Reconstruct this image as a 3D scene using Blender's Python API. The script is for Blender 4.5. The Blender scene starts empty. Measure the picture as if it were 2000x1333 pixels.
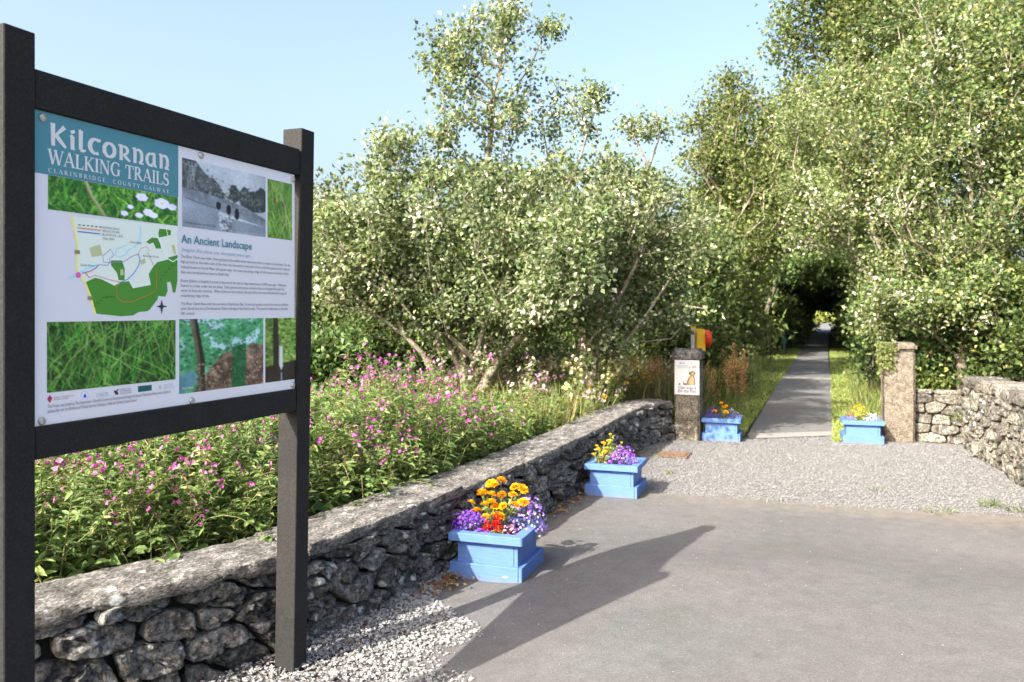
import bpy, math, random
import numpy as np
from mathutils import Vector, Matrix, noise as mn

# ------------------------------------------------------------------ camera, sky, sun, exposure
SC = bpy.context.scene
COL = SC.collection
F, CX, HY, CAMH = 1614.0, 1000.0, 606.0, 1.6          # focal length and horizon in pixels of a 2000 px wide frame
TH = math.atan(617 / F)                               # the path runs along +Y, the camera looks this much to its left
CT, ST = math.cos(TH), math.sin(TH)

cam_d = bpy.data.cameras.new('camera')
cam = bpy.data.objects.new('camera', cam_d); COL.objects.link(cam)
cam.location = (0, 0, CAMH)
cam.rotation_euler = (math.radians(90), 0, TH)
cam_d.sensor_width = 36.0
cam_d.lens = 36.0 * F / 2000
cam_d.shift_y = -(1333 / 2 - HY) / 2000
cam_d.clip_start = 0.05
cam_d.clip_end = 2000
cam_d.dof.use_dof = True
cam_d.dof.focus_distance = 3.7
cam_d.dof.aperture_fstop = 4.6
SC.camera = cam

SUN_EL = math.radians(35.5)
SUN_TO = Vector((-0.418, -0.908, 0)).normalized()      # horizontal direction towards the sun
sun_vec = Vector((SUN_TO.x * math.cos(SUN_EL), SUN_TO.y * math.cos(SUN_EL), math.sin(SUN_EL)))
w = bpy.data.worlds.new('World'); SC.world = w; w.use_nodes = True
nt = w.node_tree; nt.nodes.clear()
sky = nt.nodes.new('ShaderNodeTexSky'); sky.sky_type = 'NISHITA'; sky.sun_disc = False
sky.sun_elevation = SUN_EL
sky.sun_rotation = math.atan2(sun_vec.x, sun_vec.y)
sky.altitude = 20; sky.air_density = 1.0; sky.dust_density = 7.0; sky.ozone_density = 1.2
bg = nt.nodes.new('ShaderNodeBackground'); bg.inputs['Strength'].default_value = 0.142
out = nt.nodes.new('ShaderNodeOutputWorld')
nt.links.new(sky.outputs[0], bg.inputs['Color']); nt.links.new(bg.outputs[0], out.inputs['Surface'])

sl = bpy.data.lights.new('sun', 'SUN'); sl.energy = 4.6; sl.angle = math.radians(0.5); sl.color = (1.0, 0.935, 0.84)
so = bpy.data.objects.new('sun', sl); COL.objects.link(so)
so.rotation_euler = (-sun_vec).to_track_quat('-Z', 'Y').to_euler()
so.location = sun_vec * 40

SC.view_settings.view_transform = 'Standard'
SC.view_settings.look = 'None'
SC.view_settings.exposure = 1.68
SC.view_settings.gamma = 1.0
SC.view_settings.use_curve_mapping = False
SC.render.engine = 'CYCLES'
SC.cycles.use_denoising = True
SC.cycles.max_bounces = 6; SC.cycles.diffuse_bounces = 3; SC.cycles.glossy_bounces = 2
SC.cycles.transmission_bounces = 4; SC.cycles.transparent_max_bounces = 4
SC.cycles.caustics_reflective = False; SC.cycles.caustics_refractive = False

RNG = np.random.default_rng(7)
random.seed(7)

# ------------------------------------------------------------------ calibrated points of the place
def ray(px, py):
    cx = (px - CX) / F
    return np.array([-ST + CT * cx, CT + ST * cx, (HY - py) / F])
def atZ(px, py, Z): return ray(px, py) * Z + np.array([0, 0, CAMH])        # at a distance along the view axis
def atX(px, py, X): r = ray(px, py); return r * (X / r[0]) + np.array([0, 0, CAMH])
def atY(px, py, Y): r = ray(px, py); return r * (Y / r[1]) + np.array([0, 0, CAMH])
def atG(px, py, z0=0.0): r = ray(px, py); return r * ((z0 - CAMH) / r[2]) + np.array([0, 0, CAMH])
def lin(r, g, b):
    f = lambda c: (c / 255) / 12.92 if c / 255 <= 0.04045 else ((c / 255 + 0.055) / 1.055) ** 2.4
    return np.array([f(r), f(g), f(b)])

# ------------------------------------------------------------------ object helpers
def tag(o, label=None, cat=None, group=None, kind=None):
    if label: o['label'] = label
    if cat: o['category'] = cat
    if group: o['group'] = group
    if kind: o['kind'] = kind
    return o

def empty(name, loc=(0, 0, 0), label=None, cat=None, group=None):
    o = bpy.data.objects.new(name, None); COL.objects.link(o)
    o.location = loc; o.empty_display_size = 0.1
    return tag(o, label, cat, group)

def link(name, me, mat=None, parent=None, world=True):
    """one mesh object; verts in world space when world, else in the parent's space"""
    o = bpy.data.objects.new(name, me); COL.objects.link(o)
    if mat is not None and not me.materials: me.materials.append(mat)
    if parent is not None:
        o.parent = parent
        if world and parent.type == 'EMPTY':
            o.matrix_parent_inverse = Matrix.Translation(-Vector(parent.location))
    return o

def mk(name, V, faces, cols=None, smooth=False, mats=None, midx=None):
    """V (n,3); faces = list of (m,k) index arrays, or a list of index lists"""
    me = bpy.data.meshes.new(name)
    V = np.asarray(V, dtype=np.float32)
    if len(faces) and not isinstance(faces[0], np.ndarray):
        d = {}
        for f in faces: d.setdefault(len(f), []).append(f)
        faces = [np.array(v) for v in d.values()]
    faces = [f for f in faces if len(f)]
    nl = sum(f.size for f in faces); npoly = sum(len(f) for f in faces)
    me.vertices.add(len(V)); me.vertices.foreach_set('co', V.ravel())
    me.loops.add(nl); me.polygons.add(npoly)
    me.loops.foreach_set('vertex_index', np.concatenate([f.ravel() for f in faces]).astype(np.int32))
    tot = np.concatenate([np.full(len(f), f.shape[1]) for f in faces]).astype(np.int32)
    st = np.concatenate([[0], np.cumsum(tot)[:-1]]).astype(np.int32)
    me.polygons.foreach_set('loop_start', st)
    try: me.polygons.foreach_set('loop_total', tot)
    except Exception: pass
    me.polygons.foreach_set('use_smooth', np.full(npoly, smooth, dtype=bool))
    if midx is not None: me.polygons.foreach_set('material_index', np.asarray(midx, dtype=np.int32))
    if mats:
        for m in mats: me.materials.append(m)
    if cols is not None:
        a = me.color_attributes.new('Col', 'FLOAT_COLOR', 'POINT')
        c = np.ones((len(V), 4), dtype=np.float32); c[:, :3] = cols
        a.data.foreach_set('color', c.ravel())
    me.update(calc_edges=True); me.validate()
    return me

class MB:
    def __init__(s): s.v = []; s.f = []; s.c = []; s.col = (1, 1, 1)
    def add(s, vs, fs, col=None):
        n = len(s.v); s.v += [tuple(map(float, v)) for v in vs]
        s.f += [[i + n for i in f] for f in fs]
        c = col if col is not None else s.col
        s.c += [tuple(c)] * len(vs)
    def box(s, x0, x1, y0, y1, z0, z1, b=0.0, col=None):
        """box with chamfered edges"""
        if b <= 0:
            vs = [(x, y, z) for x in (x0, x1) for y in (y0, y1) for z in (z0, z1)]
            s.add(vs, [(0, 1, 3, 2), (4, 6, 7, 5), (0, 4, 5, 1), (2, 3, 7, 6), (0, 2, 6, 4), (1, 5, 7, 3)], col); return
        vs = []; idx = {}
        lo, hi = (x0, y0, z0), (x1, y1, z1)
        for sx in (0, 1):
            for sy in (0, 1):
                for sz in (0, 1):
                    for ax in range(3):
                        p = [hi[k] - b if t else lo[k] + b for k, t in enumerate((sx, sy, sz))]
                        p[ax] = hi[ax] if (sx, sy, sz)[ax] else lo[ax]
                        idx[(sx, sy, sz, ax)] = len(vs); vs.append(p)
        fs = []
        for ax in range(3):
            o = [k for k in range(3) if k != ax]
            for sgn in (0, 1):
                q = []
                for a, bb in ((0, 0), (1, 0), (1, 1), (0, 1)):
                    k = [0, 0, 0]; k[ax] = sgn; k[o[0]] = a; k[o[1]] = bb
                    q.append(idx[(*k, ax)])
                fs.append(q)
            for a in (0, 1):
                for bb in (0, 1):
                    k0 = [0, 0, 0]; k1 = [0, 0, 0]; k0[ax] = 0; k1[ax] = 1
                    k0[o[0]] = k1[o[0]] = a; k0[o[1]] = k1[o[1]] = bb
                    fs.append([idx[(*k0, o[0])], idx[(*k1, o[0])], idx[(*k1, o[1])], idx[(*k0, o[1])]])
        for sx in (0, 1):
            for sy in (0, 1):
                for sz in (0, 1): fs.append([idx[(sx, sy, sz, a)] for a in range(3)])
        s.add(vs, fs, col)
    def tube(s, pts, rad, n=8, col=None, cap=True):
        pts = [Vector(p) for p in pts]; rad = rad if hasattr(rad, '__len__') else [rad] * len(pts)
        vs = []; fs = []
        for i, p in enumerate(pts):
            d = (pts[min(i + 1, len(pts) - 1)] - pts[max(i - 1, 0)]).normalized()
            a = d.orthogonal().normalized() if i == 0 else (pa - d * pa.dot(d)).normalized()
            pa = a; b = d.cross(a)
            for k in range(n):
                t = 2 * math.pi * k / n
                vs.append(p + (a * math.cos(t) + b * math.sin(t)) * rad[i])
        for i in range(len(pts) - 1):
            for k in range(n):
                fs.append((i * n + k, i * n + (k + 1) % n, (i + 1) * n + (k + 1) % n, (i + 1) * n + k))
        if cap:
            fs.append(tuple(range(n))[::-1]); fs.append(tuple((len(pts) - 1) * n + k for k in range(n)))
        s.add(vs, fs, col)
    def lathe(s, prof, origin, axis, n=16, col=None):
        o = Vector(origin); ax = Vector(axis).normalized(); a = ax.orthogonal().normalized(); b = ax.cross(a)
        vs = []; fs = []
        for r, h in prof:
            for k in range(n):
                t = 2 * math.pi * k / n
                vs.append(o + ax * h + (a * math.cos(t) + b * math.sin(t)) * r)
        for i in range(len(prof) - 1):
            for k in range(n):
                fs.append((i * n + k, i * n + (k + 1) % n, (i + 1) * n + (k + 1) % n, (i + 1) * n + k))
        fs.append(tuple(range(n))[::-1]); fs.append(tuple((len(prof) - 1) * n + k for k in range(n)))
        s.add(vs, fs, col)
    def mesh(s, name, smooth=False, col=False):
        return mk(name, np.array(s.v), s.f, np.array(s.c) if col else None, smooth)
    def build(s, name, mat, parent=None, smooth=False, col=False, world=True):
        me = s.mesh(name, smooth, col); fix_normals(me)
        return link(name, me, mat, parent, world)

def fix_normals(me):
    import bmesh
    bm = bmesh.new(); bm.from_mesh(me)
    bmesh.ops.recalc_face_normals(bm, faces=bm.faces); bm.to_mesh(me); bm.free()

def copy_tree(o, parent=None):
    c = o.copy(); COL.objects.link(c); c.parent = parent
    for ch in list(o.children): copy_tree(ch, c)
    return c

# ------------------------------------------------------------------ materials
def new_mat(name):
    m = bpy.data.materials.new(name); m.use_nodes = True
    t = m.node_tree; t.nodes.clear()
    o = t.nodes.new('ShaderNodeOutputMaterial'); p = t.nodes.new('ShaderNodeBsdfPrincipled')
    t.links.new(p.outputs[0], o.inputs['Surface'])
    return m, t, p, o
def N(t, typ, **kw):
    n = t.nodes.new(typ)
    for k, v in kw.items():
        if k in n.inputs: n.inputs[k].default_value = v
        else: setattr(n, k, v)
    return n
def coords(t): return N(t, 'ShaderNodeTexCoord').outputs['Object']
def noise_n(t, vec, scale, detail=4, rough=0.6, dist=0.0):
    n = N(t, 'ShaderNodeTexNoise', Scale=scale, Detail=detail, Roughness=rough, Distortion=dist)
    t.links.new(vec, n.inputs['Vector']); return n.outputs['Fac']
def vor(t, vec, scale, feature='F1', out='Distance', rnd=1.0):
    n = t.nodes.new('ShaderNodeTexVoronoi'); n.feature = feature; n.inputs['Scale'].default_value = scale
    n.inputs['Randomness'].default_value = rnd
    t.links.new(vec, n.inputs['Vector']); return n.outputs[out]
def ramp(t, fac, stops):
    r = t.nodes.new('ShaderNodeValToRGB'); e = r.color_ramp.elements
    while len(e) > 1: e.remove(e[0])
    e[0].position = stops[0][0]; e[0].color = (*stops[0][1], 1)
    for p, c in stops[1:]:
        q = e.new(p); q.color = (*c, 1)
    t.links.new(fac, r.inputs['Fac']); return r.outputs['Color']
def g(v): return (v, v, v)
def mix(t, fac, a, b, mode='MIX'):
    n = t.nodes.new('ShaderNodeMix'); n.data_type = 'RGBA'; n.blend_type = mode
    for s_, v in (('Factor', fac), ('A', a), ('B', b)):
        i = [k for k in n.inputs if k.name == s_ and (k.type == ('VALUE' if s_ == 'Factor' else 'RGBA'))][0]
        if hasattr(v, 'is_output'): t.links.new(v, i)
        elif s_ == 'Factor': i.default_value = v
        else: i.default_value = (*v, 1)
    return [k for k in n.outputs if k.type == 'RGBA'][0]
def math_n(t, op, a, b=0.0):
    n = t.nodes.new('ShaderNodeMath'); n.operation = op
    for i, v in enumerate((a, b)):
        if hasattr(v, 'is_output'): t.links.new(v, n.inputs[i])
        else: n.inputs[i].default_value = v
    return n.outputs[0]
def bump(t, p, h, strength=0.5, dist=0.01):
    b = N(t, 'ShaderNodeBump', Strength=strength, Distance=dist)
    t.links.new(h, b.inputs['Height']); t.links.new(b.outputs[0], p.inputs['Normal'])

def plain(name, col, rough=0.5, var=0.12, scale=20, spec=0.4, bumps=0.0, metal=0.0):
    m, t, p, o = new_mat(name)
    c = coords(t); f = noise_n(t, c, scale, 5)
    a = tuple(x * (1 - var) for x in col); b = tuple(min(1, x * (1 + var)) for x in col)
    t.links.new(ramp(t, f, [(0.3, a), (0.7, b)]), p.inputs['Base Color'])
    p.inputs['Roughness'].default_value = rough; p.inputs['Specular IOR Level'].default_value = spec
    p.inputs['Metallic'].default_value = metal
    if bumps: bump(t, p, noise_n(t, c, scale * 4, 6), bumps, 0.004)
    return m

def leaf_mat(name, trans=0.42, rough=0.5, spec=0.3, hue=0.03, gain=(1.42, 1.40, 1.24), sat=0.86):
    m, t, p, o = new_mat(name)
    a = N(t, 'ShaderNodeVertexColor', layer_name='Col')
    oi = N(t, 'ShaderNodeObjectInfo')
    h = N(t, 'ShaderNodeHueSaturation', Saturation=sat)
    t.links.new(a.outputs['Color'], h.inputs['Color'])
    v = math_n(t, 'ADD', math_n(t, 'MULTIPLY', oi.outputs['Random'], hue), 0.5 - hue / 2)
    t.links.new(v, h.inputs['Hue'])
    hc = mix(t, 1.0, h.outputs[0], gain, 'MULTIPLY')
    t.links.new(hc, p.inputs['Base Color'])
    p.inputs['Roughness'].default_value = rough; p.inputs['Specular IOR Level'].default_value = spec
    tr = N(t, 'ShaderNodeBsdfTranslucent')
    t.links.new(mix(t, 1.0, hc, (1.16, 1.16, 0.8), 'MULTIPLY'), tr.inputs['Color'])
    ms = N(t, 'ShaderNodeMixShader', Fac=trans)
    t.links.new(p.outputs[0], ms.inputs[1]); t.links.new(tr.outputs[0], ms.inputs[2])
    t.links.new(ms.outputs[0], o.inputs['Surface'])
    return m

def vcol_mat(name, rough=0.5, spec=0.3):
    m, t, p, o = new_mat(name)
    a = N(t, 'ShaderNodeVertexColor', layer_name='Col')
    t.links.new(a.outputs['Color'], p.inputs['Base Color'])
    p.inputs['Roughness'].default_value = rough; p.inputs['Specular IOR Level'].default_value = spec
    return m

def limestone(name, dark, mid, light, lichen=0.0, lichen_scale=9, tint=0.35, scale=1.0, streak=False):
    """weathered limestone: mottled greys, black crust, pale lichen discs, fine pitted relief"""
    m, t, p, o = new_mat(name)
    c = coords(t)
    if streak:
        mp = N(t, 'ShaderNodeMapping'); mp.inputs['Scale'].default_value = (1.6, 0.8, 2.2)
        t.links.new(c, mp.inputs['Vector']); c2 = mp.outputs[0]
    else: c2 = c
    n1 = noise_n(t, c2, 7 * scale, 8, 0.68, 0.3); n2 = noise_n(t, c2, 42 * scale, 6, 0.75)
    base = ramp(t, n1, [(0.28, dark), (0.5, mid), (0.74, light)])
    grain = ramp(t, n2, [(0.36, g(0.16)), (0.5, g(0.85)), (0.64, g(1.75))])
    base = mix(t, 1.0, base, grain, 'MULTIPLY')
    oi = N(t, 'ShaderNodeObjectInfo')
    tv = ramp(t, oi.outputs['Random'], [(0.0, (1 - tint,) * 3), (0.5, (1.0, 0.985, 0.96)), (1.0, (1 + tint, 1 + tint * 0.95, 1 + tint * 0.85))])
    base = mix(t, 1.0, base, tv, 'MULTIPLY')
    if lichen > 0:
        dn = N(t, 'ShaderNodeTexNoise', Scale=26.0, Detail=3.0)
        t.links.new(c, dn.inputs['Vector'])
        vm = N(t, 'ShaderNodeVectorMath', operation='MULTIPLY_ADD')
        t.links.new(dn.outputs['Color'], vm.inputs[0]); vm.inputs[1].default_value = (0.05,) * 3; t.links.new(c, vm.inputs[2])
        d = vor(t, vm.outputs[0], lichen_scale)
        n3 = noise_n(t, c, 3.1, 3)
        sel = math_n(t, 'ADD', d, math_n(t, 'MULTIPLY', math_n(t, 'SUBTRACT', 0.62, n3), 1.5))
        mask = mix(t, 1.0, ramp(t, sel, [(0.12 + 0.14 * lichen, g(1)), (0.24 + 0.14 * lichen, g(0))]), ramp(t, n2, [(0.38, g(0.25)), (0.5, g(1))]), 'MULTIPLY')
        base = mix(t, mask, base, (0.60, 0.62, 0.62))
    t.links.new(base, p.inputs['Base Color'])
    p.inputs['Roughness'].default_value = 0.9; p.inputs['Specular IOR Level'].default_value = 0.2
    h = math_n(t, 'ADD', math_n(t, 'MULTIPLY', n1, 1.0), math_n(t, 'MULTIPLY', n2, 0.45))
    bump(t, p, h, 1.0, 0.045)
    return m

M = {}
M['leaf'] = leaf_mat('leaf')
M['leaf_dense'] = leaf_mat('leaf_dense', trans=0.36, rough=0.45)
M['petal'] = leaf_mat('petal', trans=0.3, rough=0.6, spec=0.15, hue=0.0, gain=(1, 1, 1), sat=1.0)
M['grass'] = leaf_mat('grass', trans=0.38, rough=0.5, hue=0.0, gain=(1.15, 1.1, 1.0))
M['print'] = vcol_mat('print', 0.45, 0.35)
M['chips'] = vcol_mat('chips', 0.9, 0.2)
def bark_mat(name, a, b, cc):
    m, t, p, o = new_mat(name)
    c = coords(t); n1 = noise_n(t, c, 9, 6, 0.65); n2 = noise_n(t, c, 60, 4)
    base = mix(t, 0.6, ramp(t, n1, [(0.3, a), (0.52, b), (0.72, cc)]), ramp(t, n2, [(0.35, g(0.35)), (0.7, g(1.4))]), 'MULTIPLY')
    t.links.new(base, p.inputs['Base Color']); p.inputs['Roughness'].default_value = 0.9
    bump(t, p, n2, 0.6, 0.01); return m
M['bark_grey'] = bark_mat('bark_grey', (0.10, 0.085, 0.06), (0.24, 0.21, 0.16), (0.42, 0.38, 0.30))
M['bark_dark'] = bark_mat('bark_dark', (0.04, 0.033, 0.022), (0.10, 0.085, 0.06), (0.2, 0.17, 0.12))
M['stem'] = plain('stem', (0.16, 0.17, 0.06), 0.6, 0.4, 30)

# ------------------------------------------------------------------ foliage builders
def norm(a): return a / np.maximum(np.linalg.norm(a, axis=-1, keepdims=True), 1e-9)
def rand_dirs(n, rng): return norm(rng.normal(size=(n, 3)))

def leaf_verts(P, D, Nn, L, W, C, fold=0.18, detail=False, droop=0.25):
    n = len(P); D = norm(D); B = norm(np.cross(Nn, D)); U = np.cross(D, B)
    L = np.asarray(L).reshape(-1, 1) * np.ones((n, 1)); W = np.asarray(W).reshape(-1, 1) * np.ones((n, 1))
    if not detail:
        V = np.stack([P, P + D * L * 0.42 - B * W * 0.5 + U * W * fold, P + D * L - U * L * 0.08, P + D * L * 0.42 + B * W * 0.5 + U * W * fold], 1)
        k = np.arange(n)[:, None] * 4
        return V.reshape(-1, 3), [np.concatenate([k + [0, 1, 2], k + [0, 2, 3]])], np.repeat(C, 4, 0)
    def pt(t, sgn, wf, f): return P + D * L * t + B * W * 0.5 * wf * sgn + U * (W * f - L * droop * t * t)
    V = np.stack([P, pt(.28, -1, .9, fold), pt(.28, 1, .9, fold), pt(.34, 0, 0, 0), pt(.66, -1, .72, fold), pt(.66, 1, .72, fold), pt(.7, 0, 0, 0), pt(1, 0, 0, 0)], 1)
    k = np.arange(n)[:, None] * 8
    tri = np.concatenate([k + [0, 1, 3], k + [0, 3, 2], k + [4, 7, 6], k + [6, 7, 5]])
    quad = np.concatenate([k + [1, 4, 6, 3], k + [3, 6, 5, 2]])
    return V.reshape(-1, 3), [tri, quad], np.repeat(C, 8, 0)

def join(parts):
    V = []; C = []; Fs = {}; n = 0
    for v, fs, c in parts:
        V.append(v); C.append(c)
        for f in fs: Fs.setdefault(f.shape[1], []).append(f + n)
        n += len(v)
    return np.concatenate(V), [np.concatenate(f) for f in Fs.values()], np.concatenate(C)

def pick(pal, n, rng, jitter=0.18):
    """colours from a palette [(weight, rgb)...]"""
    wgt = np.array([p[0] for p in pal], float); idx = rng.choice(len(pal), n, p=wgt / wgt.sum())
    c = np.array([p[1] for p in pal])[idx]
    return np.clip(c * (1 + rng.normal(0, jitter, (n, 1))), 0.004, 0.9)

def tubes_mesh(A, B, ra, rb, k=5):
    """many tapered segments at once"""
    n = len(A); D = norm(B - A); ref = np.where(np.abs(D[:, 2:3]) < 0.9, [[0, 0, 1.0]], [[1.0, 0, 0]])
    X = norm(np.cross(D, ref)); Y = np.cross(D, X)
    t = np.arange(k) * 2 * np.pi / k
    ring = X[:, None] * np.cos(t)[None, :, None] + Y[:, None] * np.sin(t)[None, :, None]
    V = np.concatenate([A[:, None] + ring * ra[:, None, None], B[:, None] + ring * rb[:, None, None]], 1).reshape(-1, 3)
    b = np.arange(n)[:, None] * 2 * k
    q = [b + [i, (i + 1) % k, k + (i + 1) % k, k + i] for i in range(k)]
    return V, [np.concatenate(q)]

def grow(base, stems, attr, rng, tip_r=0.0045, power=2.35, bal=0.45, sub=0.35, wig=0.06):
    """skeleton that reaches every attractor point; returns node arrays"""
    nodes = [np.array(base)]; par = [-1]; plen = [0.0]
    def extend(i, p, wiggle=wig):
        d = p - nodes[i]; L = np.linalg.norm(d); k = max(1, int(L / sub))
        a = nodes[i].copy(); off = rng.normal(0, wiggle * L, 3); off[2] -= 0.04 * L
        for s_ in range(1, k + 1):
            t = s_ / k; q = a + d * t + off * math.sin(math.pi * t) * (1 if s_ < k else 0)
            nodes.append(q); par.append(i); plen.append(plen[i] + np.linalg.norm(q - nodes[i])); i = len(nodes) - 1
        return i
    for st in stems:
        pts = [np.array(p) for p in st]
        if np.linalg.norm(pts[0] - nodes[0]) < 0.02: i = 0; rest = pts[1:]
        else:
            i = int(np.argmin([np.linalg.norm(pts[0] - n) for n in nodes])); rest = pts
        for p in rest: i = extend(i, p, 0.03)
    order = np.argsort(np.linalg.norm(attr - np.array(base), axis=1) + rng.normal(0, 0.15, len(attr)))
    tips = []
    for o in order:
        p = attr[o]; A = np.array(nodes); dv = p - A
        cost = np.linalg.norm(dv, axis=1) + bal * np.array(plen) + 0.5 * np.maximum(0, -dv[:, 2])
        cost[0] += 0.4
        tips.append(extend(int(np.argmin(cost)), p))
    A = np.array(nodes); par = np.array(par)
    r = np.zeros(len(A)); r[np.array(tips)] = tip_r ** power
    for i in range(len(A) - 1, 0, -1):
        if r[i] == 0: r[i] = (tip_r * 0.8) ** power
        r[par[i]] += r[i]
    r = r ** (1 / power)
    return A, par, r, np.array(tips)

def blob_points(blobs, rng):
    """blobs: (centre, (rx along view right, ry depth, rz up), n); points denser near the shell"""
    R = np.array([CT, ST, 0]); Dp = np.array([-ST, CT, 0]); out_ = []
    for cen, (rx, ry, rz), n in blobs:
        m = max(3, n // 6 if n > 70 else n // 2)                                  # sprays: points gather round fewer centres and leave gaps
        d = rand_dirs(m, rng) * (rng.random((m, 1)) ** 0.42)
        d = d[rng.integers(m, size=n)]
        sp = 0.30 / max(0.6, min(rx, rz)) * (1 if n > 30 else 1.6)
        d = d + rng.normal(0, 1, (n, 3)) * min(0.26, sp) * np.array([1, 1, 0.65])
        d = d / np.maximum(1.0, np.linalg.norm(d, axis=1, keepdims=True) / 1.04)
        out_.append(np.array(cen) + d[:, :1] * rx * R + d[:, 1:2] * ry * Dp + d[:, 2:] * rz * np.array([0, 0, 1]))
    return np.concatenate(out_)

def tree(name, label, base, stems, blobs, pal, leaf, per, clus, seed, cat='tree', bark='bark_grey', group=None,
         tip_r=0.0045, asp=0.75, up=0.6, detail=False, bal=0.45, mat='leaf', minz=None, hang=0.3, bark_k=5, tip_pal=None, tip_frac=0.0):
    rng = np.random.default_rng(seed)
    root = empty(name, base, label, cat, group)
    at = blob_points(blobs, rng)
    if minz is not None: at = at[at[:, 2] > minz]
    yy_ = at[:, 1]                                          # branches over the path are kept trimmed
    cut = (at[:, 0] > np.interp(yy_, [12, 20, 45, 70], [-1.7, -1.7, -1.35, -1.0])) & (at[:, 0] < np.interp(yy_, [12, 20, 45, 70], [.42, .5, .75, 1.0])) & (at[:, 2] < np.interp(yy_, [20, 35, 70], [2.6, 2.5, 1.5])) & (yy_ > 10) & (yy_ < 74)
    at = at[~cut]
    A, par, r, tips = grow(base, stems, at, rng, tip_r, bal=bal)
    i = np.arange(1, len(A))
    V, Fs = tubes_mesh(A[par[i]], A[i], np.minimum(r[par[i]], r[i] * 1.5 + 0.002), r[i], bark_k)
    link('trunk', mk('trunk', V, Fs, smooth=True), M[bark], root)
    T = A[tips]; Q = A[par[tips]]
    n = len(T) * per
    tw = np.repeat(np.arange(len(T)), per)
    dirs = norm(T - Q)
    s_ = rng.random((n, 1)) ** 0.7
    P = Q[tw] + (T - Q)[tw] * (s_ * 1.15) + rng.normal(0, 1, (n, 3)) * clus * np.array([1, 1, 0.8])
    D = norm(dirs[tw] * 0.7 + rng.normal(0, 0.7, (n, 3)) + np.array([0, 0, -hang]))
    Nn = norm(rng.normal(0, 0.75, (n, 3)) + np.array([0, 0, up]))
    Ls = leaf * rng.uniform(0.65, 1.25, n)
    C = pick(pal, n, rng)
    clump = 1 + rng.normal(0, 0.2, len(T)); C = C * clump[tw][:, None]
    if tip_pal:
        hot = rng.random(len(T)) < tip_frac
        msk = hot[tw] & (rng.random(n) < 0.8)
        C[msk] = pick(tip_pal, int(msk.sum()), rng)
    V, Fs, C = leaf_verts(P, D, Nn, Ls, Ls * asp, np.clip(C, 0.004, 0.85), detail=detail)
    link('crown', mk('crown', V, Fs, C), M[mat], root)
    return root

def pb(px, py, rx, ry, Z, dz, n):
    """a foliage clump given by where it stands in view and its distance"""
    return (atZ(px, py, Z), (rx * Z / F, dz, ry * Z / F), n)
def P_(px, py, Z): return atZ(px, py, Z)

# ------------------------------------------------------------------ ground, road, forecourt, path
def sheet(name, poly, z, mat, kind='structure', res=None):
    n = len(poly)
    me = mk(name, [(x, y, z) for x, y in poly], [list(range(n))])
    fix_normals(me)
    if me.polygons[0].normal.z < 0: me.flip_normals()
    return tag(link(name, me, mat), kind=kind)

def ground_mat():
    m, t, p, o = new_mat('meadow_soil')
    c = coords(t); n1 = noise_n(t, c, 1.3, 6); n2 = noise_n(t, c, 25, 5)
    b = mix(t, n2, ramp(t, n1, [(0.35, (0.018, 0.03, 0.008)), (0.65, (0.04, 0.056, 0.015))]), (0.03, 0.026, 0.015))
    t.links.new(b, p.inputs['Base Color']); p.inputs['Roughness'].default_value = 1.0
    bump(t, p, n2, 0.8, 0.05); return m
M['ground'] = ground_mat()

def asphalt_mat(name, base, light, grain, dirt=True):
    m, t, p, o = new_mat(name)
    c = coords(t)
    big = noise_n(t, c, 0.9, 5, 0.6, 0.4); med = noise_n(t, c, 9, 6, 0.65)
    agg = vor(t, c, grain, out='Color'); aggd = vor(t, c, grain)
    col = ramp(t, big, [(0.3, tuple(x * 0.92 for x in base)), (0.5, base), (0.72, light)])
    col = mix(t, ramp(t, noise_n(t, c, 0.55, 4, 0.55, 0.8), [(0.42, g(0)), (0.6, g(0.8))]), col, mix(t, 1.0, col, (0.93, 1.0, 0.99), 'MULTIPLY'))
    col = mix(t, 1.0, col, ramp(t, med, [(0.3, g(0.86)), (0.7, g(1.14))]), 'MULTIPLY')
    sep = N(t, 'ShaderNodeSeparateColor'); t.links.new(agg, sep.inputs[0])
    col = mix(t, 1.0, col, ramp(t, sep.outputs[0], [(0.0, g(0.74)), (0.55, g(0.98)), (0.9, g(1.12)), (1.0, (1.45, 1.43, 1.38))]), 'MULTIPLY')
    if dirt:
        sx = N(t, 'ShaderNodeSeparateXYZ'); t.links.new(c, sx.inputs[0])
        # drifted grit and soil along the foot of the wall and along the seam with the gravel
        dx = math_n(t, 'ADD', sx.outputs[0], math_n(t, 'MULTIPLY', big, 0.9))
        w1 = ramp(t, math_n(t, 'MULTIPLY', math_n(t, 'ADD', dx, 2.3), 0.8), [(0.15, g(1)), (0.85, g(0))])
        dy = math_n(t, 'ADD', sx.outputs[1], math_n(t, 'MULTIPLY', med, 0.5))
        w2 = ramp(t, math_n(t, 'MULTIPLY', math_n(t, 'SUBTRACT', 7.6, dy), 1.1), [(0.1, g(0.75)), (0.6, g(0))])
        wgt = mix(t, 1.0, w1, w2, 'LIGHTEN')
        wgt = mix(t, 1.0, wgt, ramp(t, med, [(0.3, g(0.3)), (0.62, g(0.9))]), 'MULTIPLY')
        col = mix(t, wgt, col, (0.185, 0.16, 0.125))
    t.links.new(col, p.inputs['Base Color']); p.inputs['Roughness'].default_value = 0.88
    p.inputs['Specular IOR Level'].default_value = 0.3
    bump(t, p, math_n(t, 'ADD', aggd, math_n(t, 'MULTIPLY', med, 0.6)), 0.55, 0.006)
    return m
M['asphalt'] = asphalt_mat('asphalt', (0.112, 0.106, 0.105), (0.133, 0.126, 0.125), 230)
M['path'] = asphalt_mat('path_tarmac', (0.13, 0.126, 0.126), (0.165, 0.16, 0.159), 90, dirt=False)
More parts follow.
